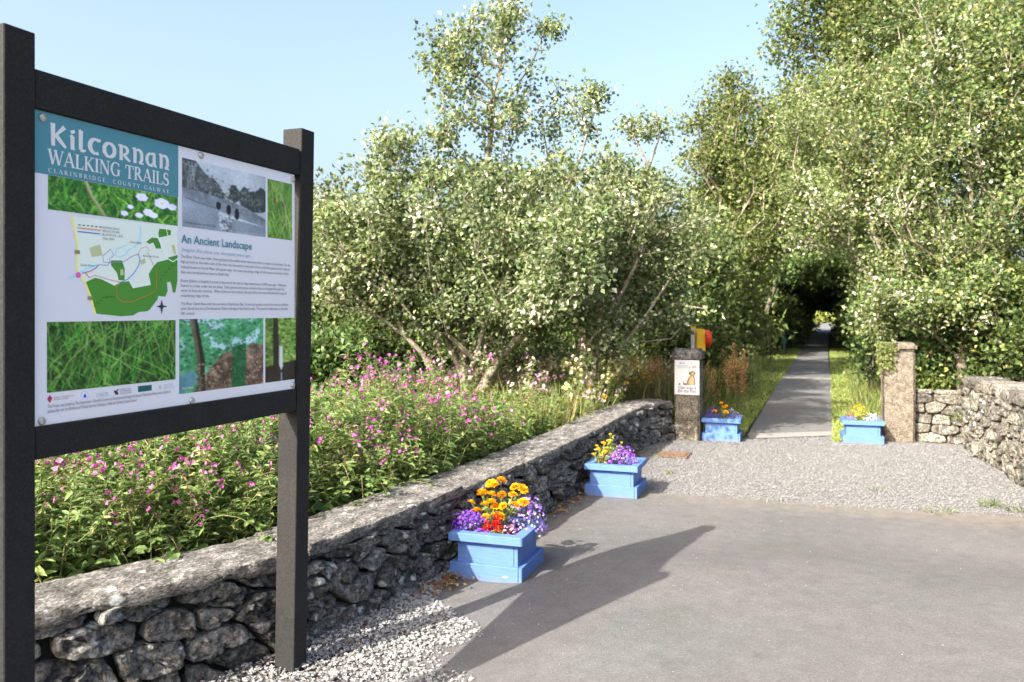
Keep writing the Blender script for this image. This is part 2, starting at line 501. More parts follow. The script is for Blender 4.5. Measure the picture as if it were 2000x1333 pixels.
def gravel_mat():
    m, t, p, o = new_mat('limestone_chippings')
    c = coords(t)
    v = vor(t, c, 80, out='Color'); d = vor(t, c, 80); big = noise_n(t, c, 1.1, 5)
    sep = N(t, 'ShaderNodeSeparateColor'); t.links.new(v, sep.inputs[0])
    col = ramp(t, sep.outputs[0], [(0, (0.12, 0.118, 0.117)), (0.5, (0.168, 0.166, 0.164)), (1, (0.225, 0.222, 0.218))])
    col = mix(t, 1.0, col, ramp(t, big, [(0.3, (0.8, 0.78, 0.74)), (0.7, g(1.1))]), 'MULTIPLY')
    t.links.new(col, p.inputs['Base Color']); p.inputs['Roughness'].default_value = 0.95
    bump(t, p, d, 0.8, 0.015); return m
M['gravel'] = gravel_mat()
M['concrete'] = plain('pale_concrete', (0.215, 0.205, 0.19), 0.9, 0.2, 14, bumps=0.5)

sheet('ground', [(-500, -300), (500, -300), (500, 900), (-500, 900)], -0.03, M['ground'])
def sstep(a, b, x): t = np.clip((np.asarray(x, float) - a) / (b - a), 0, 1); return t * t * (3 - 2 * t)
def road_z(x, y): return 0.115 * sstep(-1.95, -0.75, x) * (1 - sstep(4.7, 6.15, y))          # gentle rise added to the tarmac to narrow the sign's cast shadow
xs_ = np.concatenate([np.linspace(-4.5, -2.0, 8)[:-1], np.linspace(-2.0, -0.6, 29), np.linspace(-0.5, 9, 14)]); ys_ = np.concatenate([np.linspace(-8, 4.5, 14)[:-1], np.linspace(4.5, 6.3, 30), np.linspace(6.5, 7.2, 4)])
edge_y = lambda x: np.interp(x, [-2.3, -1.5, 0, 1.6, 9], [7.2, 7.2, 7.27, 7.42, 7.45])
V = []; 
for y in list(ys_[:-1]) + [None]:
    for x in xs_:
        yy = edge_y(x) if y is None else y; V.append((x, yy, float(road_z(x, yy))))
nx_ = len(xs_); Fr = [(j * nx_ + i, j * nx_ + i + 1, (j + 1) * nx_ + i + 1, (j + 1) * nx_ + i) for j in range(len(ys_) - 1) for i in range(nx_ - 1)]
tag(link('road', mk('road', V, Fr, smooth=True), M['asphalt']), kind='structure')
sheet('forecourt', [(-2.3, 7.0), (9, 7.1), (9, 11.5), (0.75, 11.42), (0.1, 11.42), (-0.9, 10.72), (-1.35, 10.6), (-2.3, 10.6)], -0.004, M['gravel'])

def bank_z(Y): return 0.26
# ------------------------------------------------------------------ the rubble walls
def smooth_poly(pts, step=0.05):
    P = np.array(pts, float); out_ = []
    for i in range(len(P) - 1):
        p0 = P[max(i - 1, 0)]; p1 = P[i]; p2 = P[i + 1]; p3 = P[min(i + 2, len(P) - 1)]
        n = max(2, int(np.linalg.norm(p2 - p1) / step))
        for k in range(n):
            t = k / n
            out_.append(0.5 * ((2 * p1) + (-p0 + p2) * t + (2 * p0 - 5 * p1 + 4 * p2 - p3) * t * t + (-p0 + 3 * p1 - 3 * p2 + p3) * t ** 3))
    out_.append(P[-1]); return np.array(out_)

class Line:
    """plan line of a wall, u = length along it; normal points to the side the photo shows"""
    def __init__(s, pts, side=1):
        s.p = smooth_poly(pts); d = np.linalg.norm(np.diff(s.p, axis=0), axis=1)
        s.u = np.concatenate([[0], np.cumsum(d)]); s.L = s.u[-1]; s.side = side
    def at(s, u):
        return np.array([np.interp(u, s.u, s.p[:, 0]), np.interp(u, s.u, s.p[:, 1])])
    def nrm(s, u):
        a = s.at(max(u - 0.08, 0)); b = s.at(min(u + 0.08, s.L)); d = (b - a) / np.linalg.norm(b - a)
        return np.array([d[1], -d[0]]) * s.side
    def pt(s, u, v, d=0.0, batter=0.0):
        q = s.at(u) + s.nrm(u) * (d - batter * v); return np.array([q[0], q[1], v])

def clip(poly, nx, ny, c):
    out_ = []
    for i in range(len(poly)):
        a = poly[i]; b = poly[(i + 1) % len(poly)]
        da = nx * a[0] + ny * a[1] - c; db = nx * b[0] + ny * b[1] - c
        if da <= 0: out_.append(a)
        if (da < 0 < db) or (db < 0 < da):
            t = da / (da - db); out_.append((a[0] + (b[0] - a[0]) * t, a[1] + (b[1] - a[1]) * t))
    return out_

def cells(L, Hh, sx, sy, rng, jit=0.32, skew=0.0):
    k = sy / sx; seeds = []; y = 0.0
    while y < Hh:
        h = sy * rng.uniform(0.75, 1.25); x = -sx * rng.random()
        while x < L + sx:
            ww = sx * rng.uniform(0.45, 1.6)
            seeds.append(((x + ww / 2) * k, y + h / 2 + rng.normal(0, jit * sy) + skew * math.sin(x * 2.1)))
            x += ww
        y += h
    S = np.array(seeds); out_ = []
    for i, s_ in enumerate(S):
        poly = [(0, 0), (L * k, 0), (L * k, Hh), (0, Hh)]
        d = np.linalg.norm(S - s_, axis=1); nb = np.argsort(d)[1:16]
        for j in nb:
            q = S[j]; n_ = q - s_; m_ = (q + s_) / 2
            poly = clip(poly, n_[0], n_[1], n_ @ m_)
            if len(poly) < 3: break
        if len(poly) >= 3:
            p = np.array(poly) / [k, 1]
            x, yy = p[:, 0], p[:, 1]
            if abs(np.dot(x, np.roll(yy, 1)) - np.dot(yy, np.roll(x, 1))) / 2 > 0.0012: out_.append(p)
    return out_

def round_poly(p, n=22, it=2):
    for _ in range(it):
        q = np.roll(p, -1, 0); p = np.stack([p * 0.87 + q * 0.13, p * 0.13 + q * 0.87], 1).reshape(-1, 2)
    d = np.linalg.norm(np.roll(p, -1, 0) - p, axis=1); u = np.concatenate([[0], np.cumsum(d)]); pp = np.vstack([p, p[:1]])
    t = np.linspace(0, u[-1], n, endpoint=False)
    return np.stack([np.interp(t, u, pp[:, 0]), np.interp(t, u, pp[:, 1])], 1)

def stone_mesh(poly, line, rng, gap, bulge, batter, z0=0.0, n=22, rough=0.008, off=0.0, freq=11):
    p = round_poly(poly, n, 1); c = p.mean(0)
    size = np.sqrt(((p - c) ** 2).sum(1)).mean()
    ins = max(0.5, 1 - gap / max(size, 0.02))
    tilt = rng.normal(0, 0.16, 2); o = off + rng.normal(0, bulge * 0.35)
    rings = [(1.0, -0.07), (1.01, 0.35 * bulge), (0.985, 0.78 * bulge), (0.93, 1.0 * bulge), (0.78, 1.0 * bulge), (0.58, 1.0 * bulge), (0.36, 1.0 * bulge), (0.16, 1.0 * bulge)]
    V = []; sd = rng.uniform(0, 50, 3)
    for sc, d in rings:
        for q in p:
            e = (q - c) * ins * sc; uv = c + e
            dd = d + o + e @ tilt
            w3 = line.pt(uv[0], uv[1], dd, batter); w3[2] += z0
            f = Vector(w3 * freq + sd); g2 = Vector(w3 * freq * 2.7 + sd)
            nv = np.array(mn.noise_vector(f)) * rough * 1.5 + np.array(mn.noise_vector(g2)) * rough * 0.8
            cl = mn.cell(Vector(w3 * freq * 0.9 + nv * 60 + sd)); nw = line.nrm(uv[0]) * (cl - .5) * rough * 2.0
            nv = nv + np.array([nw[0], nw[1], 0])
            V.append(w3 + (nv if d > -0.05 else 0))
    w3 = line.pt(c[0], c[1], 1.0 * bulge + o, batter); w3[2] += z0; V.append(w3)
    Fs = []
    for r in range(len(rings) - 1):
        for i in range(n): Fs.append((r * n + i, r * n + (i + 1) % n, (r + 1) * n + (i + 1) % n, (r + 1) * n + i))
    b = (len(rings) - 1) * n
    for i in range(n): Fs.append((b + i, b + (i + 1) % n, len(V) - 1))
    me = mk('stone', V, Fs, smooth=True); fix_normals(me)
    return me

M['stone_grey'] = limestone('stone_grey', (0.04, 0.041, 0.041), (0.16, 0.16, 0.155), (0.33, 0.33, 0.315), lichen=0.75, lichen_scale=10)
M['coping'] = limestone('coping', (0.04, 0.038, 0.036), (0.215, 0.205, 0.19), (0.50, 0.48, 0.45), lichen=0.45, lichen_scale=11, tint=0.05, scale=1.5, streak=True)
M['stone_tan'] = limestone('stone_tan', (0.07, 0.066, 0.056), (0.18, 0.17, 0.145), (0.325, 0.31, 0.272), lichen=0.25, lichen_scale=12, tint=0.35)
M['core'] = plain('wall_core', (0.035, 0.032, 0.028), 1.0, 0.4, 20)
M['mortar'] = plain('earth_mortar', (0.12, 0.10, 0.07), 1.0, 0.4, 20, bumps=0.6)

LW = Line([(-3.9, 0.2), (-3.25, 1.2), (-2.86, 2.0), (-2.58, 2.6), (-2.36, 3.12), (-2.245, 3.7), (-2.18, 4.6), (-2.10, 6.0), (-2.06, 7.4), (-2.05, 8.8), (-2.0, 9.7), (-1.79, 10.28)], side=1)
LWH, LBAT = 0.412, 0.05
lw = empty('stone_wall', (*LW.at(LW.L / 2), 0), 'low grey lichen-spotted rubble wall with rough coping running behind the information sign', 'wall')
# dark hearting between the stones
def wall_core(line, h, d0, d1, batter, name, mat, parent, z0=-0.05):
    us = np.linspace(0, line.L, 90); V = []; Fs = []
    for u in us:
        V += [line.pt(u, z0, d0, batter), line.pt(u, h, d0, batter), line.pt(u, h, d1, 0), line.pt(u, z0, d1, 0)]
    for i in range(len(us) - 1):
        for k in range(3): Fs.append((i * 4 + k, (i + 1) * 4 + k, (i + 1) * 4 + k + 1, i * 4 + k + 1))
    me = mk(name, V, Fs); fix_normals(me); return link(name, me, mat, parent)
wall_core(LW, LWH - 0.02, -0.075, -0.40, LBAT, 'core', M['core'], lw)
rw_ = np.random.default_rng(21)
for poly in cells(LW.L, LWH + 0.03, 0.25, 0.098, rw_, jit=0.36, skew=0.03):
    c = poly.mean(0)
    if c[0] < 1.15: continue
    near = c[0] < 6
    link('stone', stone_mesh(poly, LW, rw_, 0.013, 0.036, LBAT, z0=-0.01, n=34 if near else 22, rough=0.0115, freq=11), M['stone_grey'], lw)

def coping(line, segs, z_top, width, thick, mat, parent, seed, over=0.03, batter=0.0, rough=1.0):
    rng = np.random.default_rng(seed)
    for a, b in segs:
        nu = max(4, int((b - a) / 0.025)); us = np.linspace(a + 0.006, b - 0.006, nu); V = []; sd = rng.uniform(0, 40, 3)
        dz = rng.normal(0, 0.008); dd = rng.normal(0, 0.008)
        tt = np.sort(np.concatenate([np.linspace(0, 1, 32), [.305, .318, .3225, .335, .345]])); prof = []
        for t in tt:                       # front underside -> front face -> top -> back
            if t < 0.12: prof.append((over - 0.05 + 0.05 * t / 0.12, -thick))
            elif t < 0.32: q = (t - 0.12) / 0.2; prof.append((over + 0.006 * math.sin(q * 3.1), -thick + thick * 0.94 * q))
            elif t < 0.9: q = (t - 0.32) / 0.58; prof.append((over - 0.004 - (width - 0.01) * q, -0.001 + 0.006 * math.sin(math.pi * q)))
            else: q = (t - 0.9) / 0.1; prof.append((over - width, -0.02 - thick * q))
        for u in us:
            lump = 0.02 * mn.noise(Vector((u * 3.1, sd[0], 0))) + 0.012 * mn.noise(Vector((u * 9, sd[1], 3)))
            rag = 0.045 * mn.noise(Vector((u * 5.3, sd[2], 9)))
            for k, (d, z) in enumerate(prof):
                zz = z_top + dz + z + (rag if z < -0.6 * thick and d > -0.2 else 0) + lump * 0.5
                w3 = line.pt(u, zz, d + dd + lump, batter)
                f = Vector(w3 * 14 + sd); f2 = Vector(w3 * 42 + sd)
                w3 = w3 + (np.array(mn.noise_vector(f)) * 0.006 + np.array(mn.noise_vector(f2)) * 0.0055) * rough
                V.append(w3)
        m = len(prof); Fs = []
        for i in range(nu - 1):
            for k in range(m - 1): Fs.append((i * m + k, (i + 1) * m + k, (i + 1) * m + k + 1, i * m + k + 1))
        Fs.append(list(range(m))); Fs.append(list(range((nu - 1) * m, nu * m))[::-1])
        me = mk('coping_stone', V, Fs, smooth=True); fix_normals(me)
        link('coping_stone', me, mat, parent)
u0 = 0.8; segs = []
rs = np.random.default_rng(4)
while u0 < LW.L - 0.5:
    u1 = min(LW.L, u0 + rs.uniform(0.95, 1.5)); u1 = LW.L if LW.L - u1 < 0.5 else u1
    segs.append((u0, u1)); u0 = u1
coping(LW, segs, 0.476, 0.40, 0.062, M['coping'], lw, 5, over=0.03, batter=LBAT)

# bank of soil behind the wall
Vb = []; Fb = []; us = np.linspace(0, LW.L, 40)
ds = [-0.36, -0.8, -1.6, -3, -6, -14]; zs = [0.30, 0.30, 0.28, 0.22, 0.12, -0.05]
for u in us:
    for d, z in zip(ds, zs): Vb.append(LW.pt(u, z + 0.03 * mn.noise(Vector((u, d, 2))), d))
for i in range(len(us) - 1):
    for k in range(len(ds) - 1): Fb.append((i * 6 + k, (i + 1) * 6 + k, (i + 1) * 6 + k + 1, i * 6 + k + 1))
me = mk('bank', Vb, Fb, smooth=True); fix_normals(me); tag(link('bank', me, M['ground']), kind='structure')

# right-hand wall: short coursed stretch by the pillar, then the rubble run towards the camera
RA = Line([(0.99, 11.17), (1.25, 11.15), (1.52, 11.12)], side=1)
RB = Line([(1.50, 11.2), (1.51, 10.5), (1.58, 9.7), (1.64, 8.8), (1.72, 7.6), (1.9, 6.0), (2.2, 4.4)], side=-1)
RB.side = 1
if RB.nrm(1.0)[0] > 0: RB.side = -1
if RA.nrm(0.2)[1] > 0: RA.side = -1
ra = empty('stone_wall', (1.25, 11.2, 0), 'short coursed stone wall between the right gate pillar and the taller rubble wall', 'wall')
wall_core(RA, 0.60, -0.06, -0.35, 0.0, 'core', M['mortar'], ra)
for poly in cells(RA.L, 0.64, 0.30, 0.115, np.random.default_rng(8), jit=0.12):
    link('stone', stone_mesh(poly, RA, rw_, 0.007, 0.03, 0.0, n=20, rough=0.006), M['stone_tan'], ra)
rb = empty('stone_wall', (1.7, 8.5, 0), 'sunlit tan rubble wall curving towards the viewer with big cap slabs', 'wall')
wall_core(RB, 0.70, -0.06, -0.40, 0.06, 'core', M['mortar'], rb)
for poly in cells(RB.L, 0.70, 0.145, 0.125, np.random.default_rng(9), jit=0.4):
    link('stone', stone_mesh(poly, RB, rw_, 0.006, 0.03, 0.06, n=16, rough=0.010), M['stone_tan'], rb)
coping(RB, [(0.02, 0.9), (0.92, 1.9), (1.93, 2.8), (2.82, 3.9), (3.93, 5.0), (5.02, RB.L)], 0.815, 0.42, 0.12, M['stone_tan'], rb, 31, over=0.02, batter=0.06, rough=1.5)

# ------------------------------------------------------------------ gate pillars
def rough_block(name, x0, x1, y0, y1, z0, z1, mat, parent, amp=0.006, res=0.03, seed=0, r=0.02):
    import bmesh
    bm = bmesh.new(); bmesh.ops.create_cube(bm, size=1)
    for v in bm.verts: v.co = Vector((x0 + (x1 - x0) * (v.co.x + .5), y0 + (y1 - y0) * (v.co.y + .5), z0 + (z1 - z0) * (v.co.z + .5)))
    bmesh.ops.bevel(bm, geom=list(bm.edges), offset=r, segments=2, affect='EDGES')
    for ax, (a, b) in enumerate(((x0, x1), (y0, y1), (z0, z1))):
        k = max(1, int((b - a) / res))
        for i in range(1, k):
            nn = [0, 0, 0]; nn[ax] = 1; co = [0, 0, 0]; co[ax] = a + (b - a) * i / k
            bmesh.ops.bisect_plane(bm, geom=list(bm.verts) + list(bm.edges) + list(bm.faces), plane_co=co, plane_no=nn)
    for v in bm.verts:
        q = v.co * 9 + Vector((seed, seed * 2, 0)); v.co += mn.noise_vector(q) * amp + mn.noise_vector(q * 4) * amp * 0.5
    for f in bm.faces: f.smooth = True
    bmesh.ops.recalc_face_normals(bm, faces=bm.faces)
    me = bpy.data.meshes.new(name); bm.to_mesh(me); bm.free()
    return link(name, me, mat, parent)
M['pillar_l'] = limestone('pillar_grey', (0.06, 0.055, 0.045), (0.19, 0.175, 0.14), (0.36, 0.32, 0.25), lichen=0.2, lichen_scale=14, tint=0.0, scale=1.4)
M['pillar_cap'] = limestone('pillar_cap', (0.05, 0.05, 0.05), (0.15, 0.15, 0.15), (0.3, 0.3, 0.3), lichen=0.2, tint=0.0, scale=1.4)
M['pillar_r'] = limestone('pillar_render', (0.12, 0.102, 0.08), (0.225, 0.195, 0.155), (0.33, 0.29, 0.235), lichen=0.0, tint=0.0, scale=2.2)
PLX0, PLX1, PLY = -1.768, -1.462, 10.22
pl = empty('gate_pillar', (-1.615, 10.37, 0), 'short grey concrete gate pillar carrying the dog sign, at the end of the low wall', 'pillar')
rough_block('shaft', PLX0, PLX1, PLY, PLY + 0.31, -0.02, 0.965, M['pillar_l'], pl, 0.006, seed=3)
rough_block('cap', PLX0 - 0.028, PLX1 + 0.02, PLY - 0.025, PLY + 0.335, 0.966, 1.12, M['pillar_cap'], pl, 0.010, seed=5, r=0.03)
pr = empty('gate_pillar', (0.81, 11.2, 0), 'tan rendered gate pillar with ivy on its top corner, right of the path', 'pillar')
rough_block('shaft', 0.63, 0.985, 11.03, 11.38, -0.02, 1.10, M['pillar_r'], pr, 0.006, seed=13)
rough_block('cap', 0.615, 1.005, 11.01, 11.40, 1.101, 1.20, M['pillar_r'], pr, 0.010, seed=15, r=0.03)

# ------------------------------------------------------------------ path and its edges
sheet('path', [(-0.96, 10.95), (0.13, 11.6), (0.06, 20), (0.0, 33), (0.05, 60), (0.6, 110), (-0.5, 110), (-1.0, 60), (-1.02, 33), (-1.02, 20)], 0.002, M['path'])
sheet('threshold_strip', [(-0.90, 10.60), (0.16, 11.30), (0.13, 11.66), (-0.97, 11.0)], 0.012, M['concrete'])
sheet('pale_band', [(-1.0, 20.2), (0.06, 20.2), (0.06, 20.75), (-1.0, 20.75)], 0.008, M['concrete'])  # pale band laid across the path

# ------------------------------------------------------------------ information sign
def frame_mat():
    m, t, p, o = new_mat('charcoal_recycled_plastic')
    c = coords(t); n1 = noise_n(t, c, 130, 4, 0.7); n2 = noise_n(t, c, 5, 4)
    col = mix(t, 1.0, ramp(t, n1, [(0.3, g(0.016)), (0.5, g(0.022)), (0.72, g(0.036))]), ramp(t, n2, [(0.3, g(0.85)), (0.7, (1.1, 1.08, 1.05))]), 'MULTIPLY')
    t.links.new(col, p.inputs['Base Color']); p.inputs['Roughness'].default_value = 0.62
    p.inputs['Specular IOR Level'].default_value = 0.12
    bump(t, p, n1, 0.35, 0.003); return m
M['frame'] = frame_mat()
M['paper'] = plain('printed_panel_white', (0.86, 0.86, 0.93), 0.35, 0.015, 3, spec=0.5)
M['teal'] = plain('teal_print', (0.065, 0.27, 0.34), 0.35, 0.02, 3, spec=0.5)
M['ink'] = plain('dark_ink', (0.15, 0.15, 0.17), 0.4, 0.0, 3)
M['ink_blue'] = plain('blue_ink', (0.06, 0.28, 0.36), 0.4, 0.0, 3)
M['ink_pale'] = plain('pale_blue_ink', (0.30, 0.45, 0.58), 0.4, 0.0, 3)
M['ink_white'] = plain('white_ink', (0.80, 0.80, 0.81), 0.4, 0.0, 3)
M['ink_red'] = plain('red_ink', (0.5, 0.06, 0.06), 0.4, 0.0, 3)
M['steel'] = plain('bolt_steel', (0.55, 0.53, 0.48), 0.4, 0.15, 60, metal=0.7)

XF = -2.179                                            # front plane of the posts
SIGN = (-2.229, 2.42, 0)
sg = empty('information_sign', SIGN, 'large charcoal-framed trail information sign on two square posts beside the low wall', 'sign')
b = MB(); b.box(XF - 0.101, XF, 1.672, 1.772, -0.05, 2.415, 0.003); b.build('post', M['frame'], sg)
b = MB(); b.box(XF - 0.101, XF, 3.028, 3.124, -0.05, 2.409, 0.003)
b.v = [(x, y + 0.0265 * max(0, z), z) for x, y, z in b.v]; b.build('post', M['frame'], sg)
b = MB(); b.box(XF - 0.075, XF - 0.004, 1.7735, 3.0835, 2.197, 2.312, 0.003); b.build('rail', M['frame'], sg)
b = MB(); b.box(XF - 0.075, XF - 0.004, 1.7735, 3.0565, 1.157, 1.2525, 0.003); b.build('rail', M['frame'], sg)
XP = XF - 0.014
b = MB(); b.box(XP - 0.010, XP, 1.7735, 3.0565, 1.2545, 2.195, 0.001); panel = b.build('panel', M['paper'], sg)
LAY = [0.0006]
def layer(step=0.00012, at=None):
    if at is not None: LAY[0] = at
    LAY[0] += step; return XP + LAY[0]
def yz(px, py): q = atX(px, py, XP); return q[1], q[2]
def rect_px(tl, tr, br, bl):
    a, b_, c, d = yz(*tl), yz(*tr), yz(*br), yz(*bl)
    return (a[0] + d[0]) / 2, (b_[0] + c[0]) / 2, (d[1] + c[1]) / 2, (a[1] + b_[1]) / 2     # y0 y1 z0 z1
def quad_print(name, y0, y1, z0, z1, mat, parent=panel, x=None):
    x = x or layer(at=0.0004)
    return link(name, mk(name, [(x, y0, z0), (x, y1, z0), (x, y1, z1), (x, y0, z1)], [[0, 1, 2, 3]]), mat, parent)
def soften(im):
    p = np.pad(im, ((1, 1), (1, 1), (0, 0)), 'edge')
    return (4 * im + 2 * (p[:-2, 1:-1] + p[2:, 1:-1] + p[1:-1, :-2] + p[1:-1, 2:]) + p[:-2, :-2] + p[2:, 2:] + p[:-2, 2:] + p[2:, :-2]) / 16
def raster_print(name, rect, img, parent=panel, plane=None):
    """flat printed picture: a fine grid of coloured points"""
    lum = img.mean(2, keepdims=True); img = soften(img * .92 + lum * .08) * (.7 + .55 * vnoise(img.shape[1], img.shape[0], 45, rp, 3)[..., None]); y0, y1, z0, z1 = rect; Hh, Ww = img.shape[:2]; x = layer(at=0.0005) if plane is None else None
    ys = np.linspace(y0, y1, Ww); zs_ = np.linspace(z1, z0, Hh)
    YY, ZZ = np.meshgrid(ys, zs_)
    if plane is None: V = np.stack([np.full(YY.size, x), YY.ravel(), ZZ.ravel()], 1)
    else: V = np.stack([YY.ravel(), np.full(YY.size, plane), ZZ.ravel()], 1)
    i = (np.arange(Hh - 1)[:, None] * Ww + np.arange(Ww - 1)[None]).ravel()[:, None]
    Fq = i + np.array([[0, Ww, Ww + 1, 1]])
    return link(name, mk(name, V, [Fq], img.reshape(-1, 3)), M['print'], parent)
def poly_print(name, polys, parent=panel, conv=yz, mat=None):
    """flat coloured shapes: [(points px, colour)] each one hair above the last"""
    bb = MB(); LAY[0] = 0.0005
    for pts, col in polys:
        x = layer(0.000012); bb.add([(x, *conv(*p)) for p in pts], [list(range(len(pts)))], col)
    me = bb.mesh(name, col=True); return link(name, me, mat or M['print'], parent)
def stroke_poly(pts, wd):
    """ribbon outline for a px polyline"""
    P = np.array(pts, float); d = np.gradient(P, axis=0); d /= np.linalg.norm(d, axis=1, keepdims=True)
    n_ = np.stack([-d[:, 1], d[:, 0]], 1) * wd / 2
    return [((P[i] + n_[i], P[i] - n_[i], P[i + 1] - n_[i + 1], P[i + 1] + n_[i + 1])) for i in range(len(P) - 1)]

def text_obj(name, s, a, b_, size, mat, parent=panel, shear=0.0, zmul=1.0, pos=None, fit=True, plane=None, ext=0.0):
    """built-in lettering, its baseline from point a to point b_ (y,z pairs)"""
    cu = bpy.data.curves.new(name, 'FONT'); cu.body = s; cu.size = 1.0; cu.resolution_u = 2; cu.shear = shear; cu.offset = ext
    ob = bpy.data.objects.new(name + '_src', cu); COL.objects.link(ob)
    dg = bpy.context.evaluated_depsgraph_get(); me = bpy.data.meshes.new_from_object(ob.evaluated_get(dg))
    bpy.data.objects.remove(ob); bpy.data.curves.remove(cu)
    n_ = len(me.vertices); co = np.zeros(n_ * 3, np.float32); me.vertices.foreach_get('co', co); co = co.reshape(-1, 3)
    x0, x1 = co[:, 0].min(), co[:, 0].max()
    sx = (b_[0] - a[0]) / (x1 - x0) if fit else size
    zz = (a[1] + b_[1]) / 2
    Y = a[0] + (co[:, 0] - x0) * sx; Zc = zz + co[:, 1] * size * zmul
    if plane is None: V = np.stack([np.full(n_, XP + 0.0024), Y, Zc], 1)
    else: V = np.stack([Y, np.full(n_, plane), Zc], 1)
    me.vertices.foreach_set('co', V.astype(np.float32).ravel()); me.materials.clear(); me.update()
    me.name = name
    return link(name, me, mat, parent)

# header band
hb = rect_px((72, 216), (349, 286), (347, 384), (70, 339)); hb = (1.775, hb[1], hb[2], 2.194)
quad_print('header_band', *hb, M['teal'])

# hand-drawn lettering made of ribbons: thick/thin Roman capitals and round uncial letters
def arc(cx, cy, rx, ry, a0, a1, n=14): return [(cx + rx * math.cos(math.radians(a0 + (a1 - a0) * i / n)), cy + ry * math.sin(math.radians(a0 + (a1 - a0) * i / n))) for i in range(n + 1)]
K, T_ = 0.17, 0.065
def ln(x0, y0, x1, y1, wd): return ([(x0, y0), (x1, y1)], [wd, wd])
def sf(x, y, wd=0.34): return ([(x - wd / 2, y + (0.025 if y < .5 else -0.025)), (x + wd / 2, y + (0.025 if y < .5 else -0.025))], [0.05, 0.05])
def bowl(cx, cy, rx, ry, a0, a1, thick=K, thin=T_, n=16):
    p = arc(cx, cy, rx, ry, a0, a1, n)
    return (p, [thin + (thick - thin) * abs(math.cos(math.radians(a0 + (a1 - a0) * i / n))) ** 1.3 for i in range(n + 1)])
ROM = {
 'W': (1.32, [ln(.08, 1, .38, 0, K), ln(.38, 0, .66, 1, T_), ln(.58, 1, .92, 0, K), ln(.92, 0, 1.22, 1, T_), sf(.1, 1), sf(.62, 1, .3), sf(1.22, 1, .26)]),
 'A': (.98, [ln(.08, 0, .46, 1, T_), ln(.46, 1, .84, 0, K), ln(.24, .34, .7, .34, T_), sf(.09, 0, .26), sf(.84, 0)]),
 'L': (.80, [ln(.2, 0, .2, 1, K), ln(.2, .03, .72, .03, T_), ln(.7, 0, .74, .26, T_), sf(.2, 1), sf(.2, 0)]),
 'K': (.98, [ln(.2, 0, .2, 1, K), ln(.24, .46, .78, .98, T_), ln(.36, .56, .84, .02, K), sf(.2, 1), sf(.2, 0), sf(.76, 1, .3), sf(.86, 0, .26)]),
 'I': (.42, [ln(.21, 0, .21, 1, K), sf(.21, 1), sf(.21, 0)]),
 'N': (1.08, [ln(.18, 0, .18, 1, T_), ln(.2, .98, .88, .02, K), ln(.88, 0, .88, 1, T_), sf(.14, 1, .26), sf(.18, 0, .3), sf(.88, 1, .3)]),
 'G': (1.02, [bowl(.54, .5, .42, .49, 52, 318), ln(.82, .06, .82, .42, K), sf(.82, .44, .34), ln(.84, .72, .84, .96, T_)]),
 'T': (.90, [ln(.45, 0, .45, 1, K), ln(.06, .965, .84, .965, T_), ln(.05, .72, .08, 1, T_), ln(.82, 1, .85, .72, T_), sf(.45, 0)]),
 'R': (.96, [ln(.2, 0, .2, 1, K), bowl(.36, .735, .26, .24, 100, -90), ln(.2, .965, .38, .965, T_), ln(.2, .5, .38, .5, T_), ln(.42, .5, .82, .02, K), sf(.2, 1), sf(.2, 0), sf(.86, 0, .22)]),
 'S': (.72, [(arc(.36, .745, .23, .23, 35, 235, 10) + arc(.35, .265, .26, .24, 60, -150, 12), [.06, .07, .08, .09, .11, .13, .14, .15, .16, .17, .17, .17, .17, .16, .15, .14, .13, .12, .11, .09, .08, .07, .06, .06]), ln(.56, .72, .56, .96, .05), ln(.08, .04, .08, .28, .05)]),
 'C': (.92, [bowl(.52, .5, .42, .49, 48, 312), ln(.82, .7, .82, .97, T_)]),
 'B': (.86, [ln(.2, 0, .2, 1, K), bowl(.36, .76, .24, .215, 100, -90), bowl(.38, .27, .30, .25, 90, -100), ln(.2, .965, .38, .965, T_), ln(.2, .52, .38, .52, T_), ln(.2, .03, .38, .03, T_), sf(.2, 1, .24), sf(.2, 0, .24)]),
 'D': (1.02, [ln(.2, 0, .2, 1, K), bowl(.42, .5, .46, .47, 92, -92), ln(.2, .965, .42, .965, T_), ln(.2, .035, .42, .035, T_), sf(.2, 1, .24), sf(.2, 0, .24)]),
 'E': (.82, [ln(.2, 0, .2, 1, K), ln(.2, .965, .68, .965, T_), ln(.2, .52, .56, .52, T_), ln(.2, .035, .72, .035, T_), ln(.68, .98, .68, .78, T_), ln(.72, .02, .74, .24, T_)]),
 'O': (1.06, [bowl(.53, .5, .43, .48, 0, 180), bowl(.53, .5, .43, .48, 180, 360)]),
 'U': (1.02, [ln(.2, .3, .2, 1, K), bowl(.5, .32, .30, .31, 180, 360), ln(.8, .3, .8, 1, T_), sf(.2, 1), sf(.8, 1, .28)]),
 'Y': (.92, [ln(.1, 1, .46, .45, K), ln(.46, .45, .82, 1, T_), ln(.46, 0, .46, .48, K), sf(.1, 1, .28), sf(.82, 1, .24), sf(.46, 0)]),
 ',': (.40, [([(.18, .08), (.12, -.16)], [.14, .04])]), ' ': (.45, []),
}
KU = 0.22
